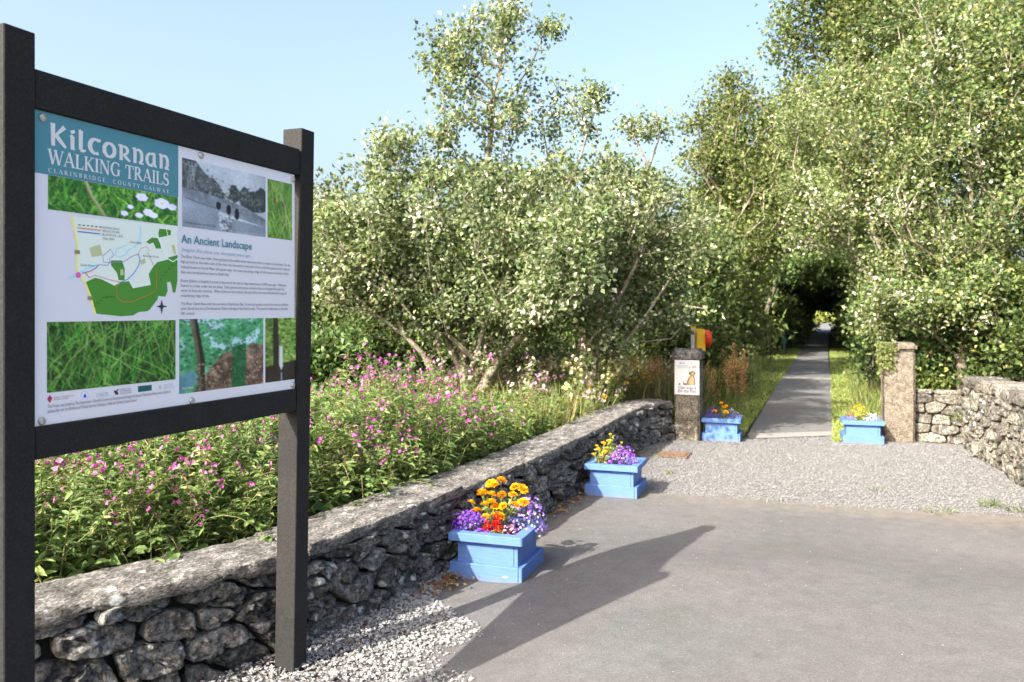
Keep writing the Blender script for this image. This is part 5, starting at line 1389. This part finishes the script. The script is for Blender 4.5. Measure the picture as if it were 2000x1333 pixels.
def behind(u0, u1, d0, d1, n, rng, z=.28, mind=.0):
    out_ = []; tries = 0
    while len(out_) < n and tries < n * 30:
        tries += 1; u = rng.uniform(u0, u1); d = -rng.uniform(d0, d1); p = LW.pt(u, z, d)
        if all((p[0] - q[0]) ** 2 + (p[1] - q[1]) ** 2 > mind ** 2 for q in out_): out_.append(tuple(p))
    return out_
spots = behind(0.6, 6.6, .56, 1.35, 120, rv, mind=.10) + behind(1.2, 5.6, 1.35, 2.9, 62, rv, mind=.13)
place_all(protos, spots, 'pink-flowered willowherb in the stand behind the low wall', 'willowherb', 'willowherb behind the low wall', rv, .62, 1.04, .13)
protos = [willowherb(120 + k, h, nf) for k, (h, nf) in enumerate(((.55, 9), (.62, 12), (.5, 7), (.68, 12)))]
place_all(protos, behind(0.8, 6.8, .5, .85, 60, rv, mind=.1), 'short pink-flowered willowherb in the front row next to the coping', 'willowherb', 'short willowherb next to the coping', rv, lean=.14)
# plain leafy stems in front of them, beside the coping
protos = [willowherb(140 + k, h, 0, 'nettle', pal=[(2, (.10, .16, .03)), (2, (.15, .20, .05)), (1, (.06, .10, .02)), (.5, (.24, .25, .08))]) for k, h in enumerate((.42, .5, .36))]
place_all(protos, behind(0.6, 8.6, .46, .75, 95, rv, mind=.09, z=.29), 'short leafy nettle stem along the back of the coping', 'nettle', 'nettles along the coping', rv, lean=.18)

def herb_mass(name, label, pts, size, pal, rng, asp=.5, up=.8, kind='stuff', mat='leaf'):
    n = len(pts); D = norm(rng.normal(size=(n, 3)) * [1, 1, .6]); Nn = norm(rng.normal(0, .55, (n, 3)) + [0, 0, up])
    L = size * rng.uniform(.6, 1.3, n)
    V, Fs, C = leaf_verts(np.asarray(pts), D, Nn, L, L * asp, pick(pal, n, rng, .2), detail=True)
    return tag(link(name, mk(name, V, Fs, C), M[mat]), label, 'undergrowth', kind=kind)
# low tangle that closes the ground under the stand
n = 22000; u = rv.uniform(.3, 9.8, n); d = -rv.uniform(.46, 3.2, n)
top = np.interp(-d, [.46, .7, 1.1, 3.2], [.16, .42, .62, .66]) * np.interp(u, [0, 6, 8, 9.8], [1, 1, .6, .45])
pts = np.array([LW.pt(a, .3 + t, dd) for a, dd, t in zip(u, d, top * rv.random(n) ** .6)])
herb_mass('undergrowth', 'tangle of bramble and herb leaves under the willowherb', pts, .07, [(3, (.08, .145, .033)), (2, (.12, .19, .046)), (1.4, (.045, .085, .02)), (.4, (.22, .23, .07))], rv, .7)

# brambles: arching canes with broad toothed leaflets in threes
def bramble(seed, canes, name='bramble'):
    rng = np.random.default_rng(seed); root = empty(name); b = MB(); P = []; D = []; Ls = []
    for a, L, hh in canes:
        pts = []
        for k in range(9):
            t = k / 8; pts.append(np.array([math.cos(a) * L * t, math.sin(a) * L * t, hh * math.sin(t * 2.5) + .02]))
        b.tube(pts, [.005 - .0004 * k for k in range(9)], 5, cap=False)
        for t in np.arange(.18, 1.0, .09):
            i = t * 8; k = int(i); p = pts[k] * (1 - (i - k)) + pts[min(k + 1, 8)] * (i - k); s_ = rng.choice([-1, 1]); base = a + s_ * rng.uniform(.5, 1.4)
            for off in (-.8, 0, .8):
                P.append(p + np.array([math.cos(base), math.sin(base), .1]) * .03); D.append(np.array([math.cos(base + off), math.sin(base + off), rng.normal(.1, .2)])); Ls.append(rng.uniform(.06, .095) * (1.1 if off == 0 else .9))
    b.build('canes', M['stem'], root, world=False, smooth=True); n = len(P)
    V, Fs, C = leaf_verts(np.array(P), np.array(D), norm(rng.normal(0, .25, (n, 3)) + [0, 0, 1]), np.array(Ls), np.array(Ls) * .68, pick([(3, (.10, .17, .04)), (2, (.14, .21, .06)), (1, (.07, .12, .03))], n, rng, .12), detail=True, droop=.2, fold=.1)
    link('leaves', mk('leaves', V, Fs, C), M['leaf'], root, world=False); return root
for k, (px, py, Z, lb) in enumerate(((290, 985, 4.0, 'bramble with broad leaves in threes, seen under the sign panel'), (700, 960, 5.25, 'bramble trailing over the coping right of the sign post'),
        (880, 930, 5.95, 'bramble sprays at the coping behind the nearest planter'), (640, 880, 5.2, 'bramble high among the willowherb beside the right sign post'))):
    br = bramble(300 + k, [(rv.uniform(0, 6.28), rv.uniform(.5, .85), rv.uniform(.25, .45)) for _ in range(5)]); q = atZ(px, py, Z); br.location = (q[0], q[1], max(.3, q[2] - .35)); br.scale = (.72,) * 3; tag(br, lb, 'bramble', 'brambles behind the wall')

# meadow between the poplars and the left pillar
MEAD = [(2, (.13, .17, .04)), (2, (.2, .22, .07)), (1.5, (.08, .13, .03)), (1, (.33, .27, .12)), (.5, (.3, .2, .16))]
def blades(name, label, XY, z, h, wd, pal, rng, lean=.35, kind='stuff', cat='grass', mat='grass'):
    n = len(XY); P = np.column_stack([XY, np.full(n, 0.0) + z]); a = rng.uniform(0, 6.28, n)
    D = norm(np.column_stack([np.cos(a) * lean, np.sin(a) * lean, np.ones(n)]) + rng.normal(0, .15, (n, 3))); L = h * rng.uniform(.5, 1.25, n)
    V, Fs, C = leaf_verts(P, D, norm(rng.normal(size=(n, 3)) * [1, 1, .2]), L, wd * rng.uniform(.7, 1.4, n), pick(pal, n, rng, .15), fold=.1)
    return tag(link(name, mk(name, V, Fs, C), M[mat]), label, cat, kind=kind)
n = 16000; XY = np.column_stack([rv.uniform(-5.5, -1.75, n), rv.uniform(7.5, 15, n)])
XY = XY[(XY[:, 0] < -2.5) | (XY[:, 1] > 10.7)]
blades('tall_grass', 'tall mixed meadow grass between the wall end and the trees', XY, .05, .62, .010, MEAD, rv, .28)
protos = [willowherb(160 + k, h, nf, 'meadow_flower', fcol=[(2, (.5, .28, .42)), (1, (.55, .4, .4)), (1, (.7, .68, .45))], fsize=.02) for k, (h, nf) in enumerate(((.9, 22), (1.05, 26), (.75, 18)))]
sp = [(float(x), float(y), .05) for x, y in zip(rv.uniform(-5.0, -2.35, 55), rv.uniform(8.3, 13.5, 55))]
place_all(protos, sp, 'dusky pink meadow flower between the poplar trunk and the left pillar', 'wildflower', 'meadow flowers left of the pillar', rv)
CREAM = [(2, (.75, .7, .35)), (1, (.8, .78, .5)), (1, (.6, .6, .25))]
protos = [willowherb(170 + k, h, nf, 'meadowsweet', fcol=CREAM, fsize=.022) for k, (h, nf) in enumerate(((.8, 30), (.9, 34)))]
place_all(protos, [tuple(atZ(px, 800, Z) * [1, 1, 0] + [0, 0, .05]) for px, Z in ((1130, 9.6), (1150, 10.2), (1175, 9.9), (1190, 10.6), (1205, 10.1), (1165, 11), (1222, 10.8))], 'cream-flowered meadowsweet at the end of the low wall', 'wildflower', 'meadowsweet by the wall end', rv)
protos = [willowherb(180 + k, h, nf, 'ragwort', fcol=[(2, (.8, .5, .02)), (1, (.75, .38, .02))], fsize=.022) for k, (h, nf) in enumerate(((.72, 26), (.8, 22)))]
place_all(protos, [tuple(atZ(px, 800, Z) * [1, 1, 0] + [0, 0, .05]) for px, Z in ((1170, 9.9), (1205, 10.4), (1252, 11.2), (1262, 11.3), (1186, 10.9), (1245, 12))], 'yellow-flowered ragwort near the wall end', 'wildflower', 'ragwort by the wall end', rv)
# rust-brown dock stands beside the pillar
def dock(seed, h, name='dock'):
    rng = np.random.default_rng(seed); root = empty(name); b = MB(); P = []
    for k in range(5):
        a = rng.uniform(0, 6.28); v = np.array([math.cos(a) * .17, math.sin(a) * .17, h * rng.uniform(.8, 1.05)]); b.tube([(0, 0, 0), v * .5, v], [.006, .005, .002], 5, cap=False)
        m_ = 75; t = rng.uniform(.4, 1, m_); P.append(v * t[:, None] + rng.normal(0, .022, (m_, 3)))
    b.build('stalks', M['stem'], root, world=False); P = np.concatenate(P); n = len(P)
    V, Fs, C = leaf_verts(P, rand_dirs(n, rng), rand_dirs(n, rng), .028, .024, pick([(2, (.33, .13, .045)), (2, (.42, .22, .08)), (1, (.24, .16, .05))], n, rng, .2))
    link('sprays', mk('sprays', V, Fs, C), M['leaf'], root, world=False); return root
protos = [dock(190, 1.15), dock(191, 1.0), dock(192, .9)]
place_all(protos, [tuple(atZ(px, 800, Z) * [1, 1, 0]) for px, Z in ((1396, 12.6), (1414, 13.0), (1440, 13.3), (1425, 13.9), (1448, 12.9))], 'rust-brown dock seed stalks right of the grey pillar', 'dock', 'rusty docks right of the pillar', rv)
protos = [dock(195, 1.1), dock(196, .95)]
place_all(protos, [tuple(atZ(px, 800, Z) * [1, 1, 0]) for px, Z in ((1262, 11.6), (1270, 12.1), (1285, 12.4), (1300, 12.2), (1292, 11.9))], 'rust-brown dock seed stalks left of the grey pillar', 'dock', 'rusty docks left of the pillar', rv)

# ------------------------------------------------------------------ verges along the path
LAWN = [(3, (.20, .29, .045)), (2, (.27, .35, .065)), (1, (.13, .20, .03)), (.6, (.36, .36, .12))]
n = 42000; Y = 10.75 + 26 * rv.random(n) ** 1.7
X = np.where(rv.random(n) < .5, -1.0 - rv.random(n) * np.interp(Y, [10, 16, 40], [.5, 1.0, .8]), .06 + rv.random(n) * np.interp(Y, [10, 16, 40], [.65, .9, .6]))
ok = ~((X < -1.0) & (X > -1.48) & (Y < 10.78)) & ~((X > .14) & (Y < 11.2)) & ~((X > .6) & (X < 1.02) & (Y < 11.42))
X, Y = X[ok], Y[ok]
blades('grass', 'mown bright grass verges along both sides of the path', np.column_stack([X, Y]), 0.0, .055, .012, LAWN, rv, .6)
n = 9000; Y = rv.uniform(11.5, 26, n); X = np.where(rv.random(n) < .42, rv.uniform(.42, 1.5, n), -rv.uniform(1.55, 3.2, n))
blades('tall_grass', 'longer grass and herbs at the outer edge of the verges', np.column_stack([X, Y]), 0.0, .34, .012, [(2, (.15, .21, .04)), (1, (.22, .25, .07)), (1, (.09, .14, .03))], rv, .35)

# ------------------------------------------------------------------ trees
POP = [(4, (.088, .128, .052)), (3, (.12, .162, .066)), (2.3, (.058, .09, .038)), (2.3, (.20, .235, .13)), (.7, (.30, .33, .25)), (.15, (.46, .48, .43)), (.8, (.17, .19, .08))]
PALE = [(2.4, (.56, .57, .55)), (2, (.38, .41, .35)), (1.5, (.12, .16, .07))]
ZT = 10.5
base = atZ(915, 830, ZT); base[2] = .1
P = lambda px, py, dz=0: P_(px, py, ZT + dz)
stems = [[base, P(935, 770), P(975, 700), P(1035, 640, -.2), P_(1085, 600, 9.6), P_(1125, 545, 9.0), P_(1150, 470, 8.9)], [P_(1085, 600, 9.6), P(1130, 565, .2), P(1180, 520, .3)],
         [base, P(908, 740, .1), P(905, 640, .2), P(925, 480, .2), P(950, 320, .1), P(965, 180), P(985, 60), P(1000, -10)],
         [P(908, 740, .1), P(945, 640, -.3), P(1000, 520, -.5), P(1090, 400, -.4), P(1150, 250, -.2)],
         [P(905, 640, .2), P(850, 480, .5), P(815, 340, .5), P(800, 260, .4)]]
poplar = tree('white_poplar', 'bushy white poplar with pale fluttering leaves and a leaning trunk, in front of the hedge', base, stems, [
    pb(900, 480, 230, 140, ZT, 1.3, 300), pb(760, 470, 140, 115, ZT - .2, 1.1, 150), pb(1090, 470, 200, 130, ZT + .3, 1.2, 230), pb(660, 480, 60, 120, ZT, .8, 60),
    pb(960, 360, 180, 70, ZT, .9, 130), pb(880, 600, 120, 60, ZT, .9, 70), pb(1180, 520, 150, 110, ZT + .4, 1.0, 120),
    pb(950, 180, 115, 135, ZT, .6, 52), pb(870, 110, 50, 75, ZT, .3, 20), pb(985, 60, 85, 62, ZT, .4, 30), pb(1080, 58, 30, 12, ZT, .15, 8), pb(1070, 230, 90, 70, ZT, .5, 26), pb(1150, 195, 26, 30, ZT, .2, 10), pb(860, 250, 40, 60, ZT, .3, 14),
    pb(780, 275, 55, 40, ZT, .4, 22), pb(740, 330, 60, 40, ZT, .4, 20), pb(1190, 335, 80, 45, ZT, .5, 24), pb(1000, 640, 60, 60, ZT, .6, 34), pb(1125, 520, 85, 75, 8.9, .65, 110), pb(1060, 590, 60, 50, 9.4, .5, 40), pb(1150, 430, 70, 60, 9.0, .5, 50)],
    POP, .063, 40, .098, 41, tip_r=.0042, hang=.15, up=.45, tip_pal=PALE, tip_frac=.10)
base2 = atZ(858, 800, ZT - .25); base2[2] = .1
P = lambda px, py, dz=0: P_(px, py, ZT - .25 + dz)
tree('white_poplar', 'slender second poplar stem leaning left beside the bushy poplar', base2, [[base2, P(850, 740), P(825, 690), P(790, 655), P(735, 615), P(680, 565), P(672, 545), P(690, 500), P(725, 430)], [P(790, 655), P(760, 560), P(752, 500)]],
     [pb(720, 470, 90, 80, ZT - .3, .6, 60), pb(660, 560, 50, 60, ZT - .3, .5, 26), pb(770, 560, 60, 60, ZT - .2, .5, 30), pb(650, 420, 40, 60, ZT - .2, .4, 22)], POP, .063, 34, .092, 42, tip_r=.0042, hang=.15, up=.45, tip_pal=PALE, tip_frac=.10)
ZT = 10.3
base = atZ(1165, 760, ZT); base[2] = .05; P = lambda px, py, dz=0: P_(px, py, ZT + dz)
tree('white_poplar', 'poplar behind the left pillar with a long pale spray at its top', base, [[base, P(1140, 690), P(1145, 620), P(1190, 500), P(1250, 380), P(1290, 260)], [P(1140, 690), P(1200, 660), P(1260, 668), P(1310, 662), P(1330, 640)], [P(1160, 660), P(1162, 600), P(1230, 480)]],
     [pb(1230, 460, 150, 110, ZT, 1.1, 200), pb(1325, 490, 95, 105, ZT + .3, 1.0, 120), pb(1240, 590, 140, 60, ZT, 1.0, 100), pb(1160, 660, 60, 40, ZT - .2, .6, 36), pb(1270, 250, 55, 14, ZT, .3, 14), pb(1235, 345, 75, 35, ZT, .6, 24), pb(1180, 600, 70, 70, ZT - .3, .7, 40)],
     POP, .056, 40, .09, 43, tip_r=.005, tip_pal=PALE, tip_frac=.09, up=.45)
DARK = [(3, (.05, .085, .018)), (2, (.075, .115, .025)), (1.5, (.03, .055, .012)), (.6, (.13, .16, .04))]
OLIVE = [(3, (.09, .125, .03)), (2, (.125, .155, .04)), (1.5, (.055, .085, .02)), (.5, (.22, .22, .08))]
def bushy(name, label, px, py, rx, ry, Z, dz, n, pal, leaf, per, clus, seed, base_px=None, extra=(), **kw):
    bs = atZ(base_px or px, 700, Z); bs[2] = 0.0
    mid = atZ(px, py + ry * .5, Z)
    return tree(name, label, bs, [[bs, bs * .5 + mid * .5 + np.array([0, 0, .1]), mid]], [pb(px, py, rx, ry, Z, dz, n)] + [pb(*e_) for e_ in extra], pal, leaf, per, clus, seed, **kw)
# hedge behind the poplars
kw = dict(bark='bark_dark', cat='tree', group='hedge trees behind the poplars', tip_r=.007, mat='leaf_dense', asp=.7)
for k, (px, py, rx, ry, Z, lb) in enumerate((
    (650, 520, 130, 170, 16.5, 'dark hedge tree behind the poplars, right beside the sign post'), (830, 540, 150, 165, 17, 'dark hedge tree behind the leaning poplar stem'),
    (1010, 530, 150, 165, 17.5, 'dark hedge tree directly behind the bushy poplar trunk'), (1190, 540, 150, 165, 17.6, 'dark hedge tree behind the poplar with the pale spray'), (1330, 570, 110, 130, 15.5, 'dark green bush rising behind the ring buoy'),
    (430, 540, 150, 160, 15, 'dark hedge tree hidden behind the sign panel, right half'), (210, 540, 160, 160, 14.5, 'dark hedge tree hidden behind the sign panel, left half'),
    (-20, 540, 170, 160, 14.5, 'dark hedge tree just beyond the left sign post'), (-270, 540, 180, 165, 14, 'dark hedge tree next in the row left of the sign'), (-560, 540, 200, 170, 13, 'dark hedge tree at the far left end of the row'))):
    bushy('hedge_tree', lb, px, py, rx, ry, Z, 1.6, 330, DARK, .115, 26, .2, 500 + k, extra=[(px, 660, rx, 60, Z - .6, 1.2, 110)], **kw)
# low dark bushes in front of the hedge, behind the flowers
for k, (px, py, rx, ry, Z, lb) in enumerate(((635, 700, 75, 48, 8.8, 'low dark bush right behind the sign post and the willowherb'), (690, 640, 110, 70, 13, 'low dark bush between the sign post and the leaning stem'), (1010, 660, 90, 60, 13.4, 'low dark bush right of the leaning poplar trunk'), (1300, 640, 70, 60, 14, 'low green bush left of the ring buoy post'))):
    bushy('bush', lb, px, py, rx, ry, Z, .8, 130, DARK, .08, 26, .13, 520 + k, bark='bark_dark', cat='bush', mat='leaf_dense', tip_r=.005)
# olive tree left of the path
ZT = 19.0; base = atZ(1375, 690, ZT); base[2] = 0; P = lambda px, py, dz=0: P_(px, py, ZT + dz)
tree('willow_tree', 'olive-green tree with arching bare branches left of the path', base, [[base, P(1385, 600), P(1420, 480), P(1470, 380), P(1500, 260)], [P(1420, 480), P(1530, 360), P(1500, 310)], [P(1400, 540), P(1440, 420), P(1460, 380), P(1400, 300)]],
     [pb(1450, 330, 120, 140, ZT, 2.0, 260), pb(1430, 200, 70, 60, ZT, 1.0, 70), pb(1415, 310, 48, 105, ZT, 1.0, 70), pb(1470, 440, 105, 110, ZT, 1.6, 160), pb(1415, 500, 95, 110, ZT, 1.4, 150), pb(1540, 250, 70, 100, ZT + .5, 1.2, 90), pb(1352, 240, 34, 12, ZT, .3, 8)],
     OLIVE, .09, 34, .15, 61, bark='bark_grey', tip_r=.006, up=.4)
bushy('tree', 'green tree low on the left of the path behind the docks', 1435, 560, 95, 90, 22, 1.6, 220, OLIVE, .12, 30, .2, 62, bark='bark_dark', tip_r=.006, extra=[(1470, 645, 60, 55, 21, 1.0, 90)])
bushy('bush', 'rounded bush at the left edge of the path before the tunnel', 1480, 655, 50, 42, 25, 1.0, 120, OLIVE, .11, 30, .17, 63, bark='bark_dark', cat='bush', tip_r=.005)
bushy('bush', 'weedy bush on the left verge right of the docks', 1470, 710, 45, 32, 17, .5, 70, [(2, (.13, .18, .04)), (2, (.2, .23, .07)), (1, (.08, .12, .03))], .075, 30, .11, 64, bark='bark_dark', cat='bush', tip_r=.004)
# tall trees at the back right
for k, (px, py, rx, ry, Z, n, lb) in enumerate(((1640, 60, 130, 190, 24, 420, 'tall tree rising over the path at the top of the view'), (1790, 20, 160, 240, 22, 420, 'tall leafy tree behind the right poplars'), (1560, 330, 100, 170, 27, 300, 'tree filling the gap left of the tunnel'), (1960, 40, 160, 240, 20, 380, 'tall tree at the far right behind the poplars'))):
    bushy('tree', lb, px, py, rx, ry, Z, 2.4, n, OLIVE, .13, 32, .24, 70 + k, bark='bark_dark', tip_r=.007, base_px=(1690, 1790, 1470, 1960)[k])
# poplars right of the path
ZT = 13.0; base = atZ(1742, 720, ZT); base[2] = 0; P = lambda px, py, dz=0: P_(px, py, ZT + dz)
POPR = [(4, (.09, .145, .045)), (3, (.125, .18, .055)), (2, (.065, .105, .032)), (1.6, (.19, .235, .11)), (.6, (.32, .34, .24)), (.2, (.5, .5, .42)), (1, (.18, .19, .06))]
tree('white_poplar', 'poplar with pale-backed leaves growing behind the tan pillar', base, [[base, P(1740, 640), P(1735, 560), P(1700, 440), P(1690, 300), P(1720, 160)], [P(1735, 560), P(1800, 430), P(1850, 300)], [P(1740, 600), P(1660, 480), P(1610, 400)]],
     [pb(1700, 400, 150, 170, ZT, 1.5, 300), pb(1660, 220, 120, 120, ZT, 1.3, 170), pb(1780, 220, 120, 150, ZT, 1.3, 200), pb(1760, 540, 130, 80, ZT - .3, 1.1, 150), pb(1605, 370, 70, 85, ZT + .3, .9, 80), pb(1685, 560, 45, 60, ZT + .3, .8, 50), pb(1740, 610, 110, 45, ZT - .2, .8, 90)],
     POPR, .062, 36, .11, 81, tip_r=.0038, tip_pal=PALE, tip_frac=.045, up=.45)
ZT = 11.6; base = atZ(1888, 720, ZT); base[2] = 0; P = lambda px, py, dz=0: P_(px, py, ZT + dz)
tree('white_poplar', 'big spreading poplar above the right-hand walls with bare lower boughs', base, [[base, P(1885, 640), P(1900, 560), P(1930, 440), P(1920, 250), P(1900, 60)], [P(1890, 600), P(1830, 560), P(1765, 525), P(1740, 505)], [P(1900, 560), P(1960, 500), P(2010, 420)]],
     [pb(1880, 380, 150, 150, ZT, 1.4, 280), pb(1960, 300, 130, 200, ZT + .3, 1.4, 260), pb(1850, 170, 140, 130, ZT, 1.3, 210), pb(1950, 60, 130, 130, ZT, 1.2, 170), pb(1830, 560, 120, 60, ZT - .4, .9, 110), pb(1790, 20, 90, 70, ZT + .2, .8, 70), pb(2060, 300, 110, 260, ZT, 1.3, 180), pb(1880, 600, 120, 50, ZT - .2, .8, 90)],
     [(4, (.08, .125, .036)), (3, (.12, .16, .045)), (2.4, (.05, .085, .024)), (1.4, (.19, .22, .09)), (.6, (.32, .34, .25)), (.25, (.5, .5, .44)), (1.2, (.2, .19, .06))], .062, 36, .1, 82, tip_r=.0036, tip_pal=PALE, tip_frac=.045, up=.45)
# evergreen scrub behind the right walls
IVY = [(3.5, (.032, .062, .013)), (2, (.055, .092, .02)), (1, (.09, .13, .03)), (.3, (.22, .22, .05))]
for k, (px, py, rx, ry, Z, n, pal, lb) in enumerate(((1830, 680, 75, 75, 12.3, 170, IVY, 'dark glossy shrub just right of the tan pillar'), (1945, 640, 100, 125, 11.2, 260, IVY, 'dark glossy shrub behind the rubble wall at the right'), (2060, 620, 90, 150, 10.4, 220, IVY, 'dark shrub behind the rubble wall at the far right edge'),
    (1700, 655, 52, 78, 14.6, 170, DARK, 'green shrub left of the tan pillar beside the verge'), (1960, 560, 90, 60, 11.6, 110, [(2, (.16, .2, .03)), (1, (.3, .28, .05)), (1, (.08, .12, .02))], 'yellow-green shrub under the big right poplar'), (1840, 735, 60, 28, 12.2, 60, GREEN, 'low yellow-green growth over the coursed wall'))):
    bushy('shrub', lb, px, py, rx, ry, Z, .8, n, pal, .075, 30, .12, 90 + k, bark='bark_dark', cat='shrub', mat='leaf_dense', tip_r=.004)
# ivy over the top corner of the tan pillar
iv = empty('ivy', (.64, 11.02, .9), 'ivy hanging over the top left corner of the tan pillar', 'ivy'); n = 420
Pq = np.column_stack([.60 + np.abs(rv.normal(0, .07, n)), np.where(rv.random(n) < .6, 11.0 - rv.random(n) * .03, 11.0 + rv.random(n) * .35), 1.22 - np.abs(rv.normal(0, .14, n))]); Pq[Pq[:, 1] > 11.02, 0] = .605 - rv.random((Pq[:, 1] > 11.02).sum()) * .03
L_ = rv.uniform(.03, .055, n); V, Fs, C = leaf_verts(Pq, norm(rv.normal(0, .6, (n, 3)) + [0, 0, -1]), norm(rv.normal(0, .4, (n, 3)) + [-.4, -1, .4]), L_, L_ * .9, pick([(2, (.085, .12, .03)), (1, (.13, .155, .045)), (1, (.05, .08, .018))], n, rv), detail=True)
link('leaves', mk('leaves', V, Fs, C), M['leaf'], iv)
b = MB(); b.tube([(.60, 11.0, 0.0), (.612, 10.995, .5), (.605, 11.0, 1.0), (.64, 11.0, 1.21), (.75, 11.05, 1.212)], [.009, .008, .006, .005, .003], 6); b.build('stem', M['bark_dark'], iv)

# ------------------------------------------------------------------ tree tunnel over the far path
TUN = [(3, (.06, .10, .02)), (2, (.085, .13, .028)), (1, (.035, .06, .012))]
rt = np.random.default_rng(15)
def tunnel_tree(x, y, side, seed, lb, low=2.3, reach=1.6):
    bs = np.array([x, y, 0.0]); pc = -.48                       # path centre
    stems = [[bs, bs + [-side * .2, 0, 1.5], bs + [-side * .5, 0, 3.2], np.array([pc, y, 4.8])]]
    bl = [((x + side * .5, y, 3.6), (1.9, 2.8, 2.6), 150), ((pc, y, low + 1.8), (reach, 2.8, 1.3), 130), ((x + side * .2, y, 1.1), (.95, 2.8, 1.3), 130), ((pc + side * .4, y, low + 3.6), (2.2, 3.0, 1.4), 120), ((x + side * 2.4, y, 2.2), (1.9, 3.0, 2.4), 130)]
    return tree('tunnel_tree', lb, bs, stems, bl, TUN, .26, 30, .3, seed, bark='bark_dark', tip_r=.009, mat='leaf_dense', group='trees arching over the path', minz=.1)
names = ['first', 'second', 'third', 'fourth', 'fifth', 'sixth']
for k in range(6):
    y = 31 + k * 6.4
    tunnel_tree(-2.95 + .2 * k, y, -1, 200 + k, f'{names[k]} tree arching over the path from its left side', low=2.5 - .25 * k, reach=2.0)
    tunnel_tree(1.9 - .05 * k, y + 2, 1, 220 + k, f'{names[k]} tree arching over the path from its right side', low=2.5 - .25 * k, reach=2.0)
# bright hazel sprays hanging before the tunnel mouth
ZT = 24.0; base = atZ(1690, 690, ZT); base[2] = 0; P = lambda px, py, dz=0: P_(px, py, ZT + dz)
HAZ = [(3, (.085, .135, .034)), (2, (.12, .17, .045)), (1, (.05, .09, .022))]
tree('hazel_tree', 'hazel with bright green sprays hanging in front of the tunnel mouth', base, [[base, P(1690, 600), P(1670, 520), P(1620, 490), P(1560, 520), P(1505, 555)], [P(1690, 600), P(1670, 560), P(1630, 545)]],
     [pb(1560, 530, 50, 22, ZT, .6, 50), pb(1612, 545, 40, 20, ZT, .6, 34), pb(1520, 575, 30, 14, ZT, .4, 18), pb(1690, 605, 38, 50, ZT, .9, 70), pb(1690, 560, 70, 60, ZT, 1.2, 120), pb(1600, 510, 60, 25, ZT, .7, 50)],
     HAZ, .15, 26, .16, 85, tip_r=.005, up=.9, detail=True, bark='bark_dark')
bushy('bush', 'sunlit pale bush seen at the far end of the tree tunnel', 1622, 630, 60, 60, 104, 2.5, 260, [(2, (.28, .3, .07)), (1, (.36, .34, .1)), (1, (.16, .2, .04))], .4, 30, .5, 99, bark='bark_dark', cat='bush')
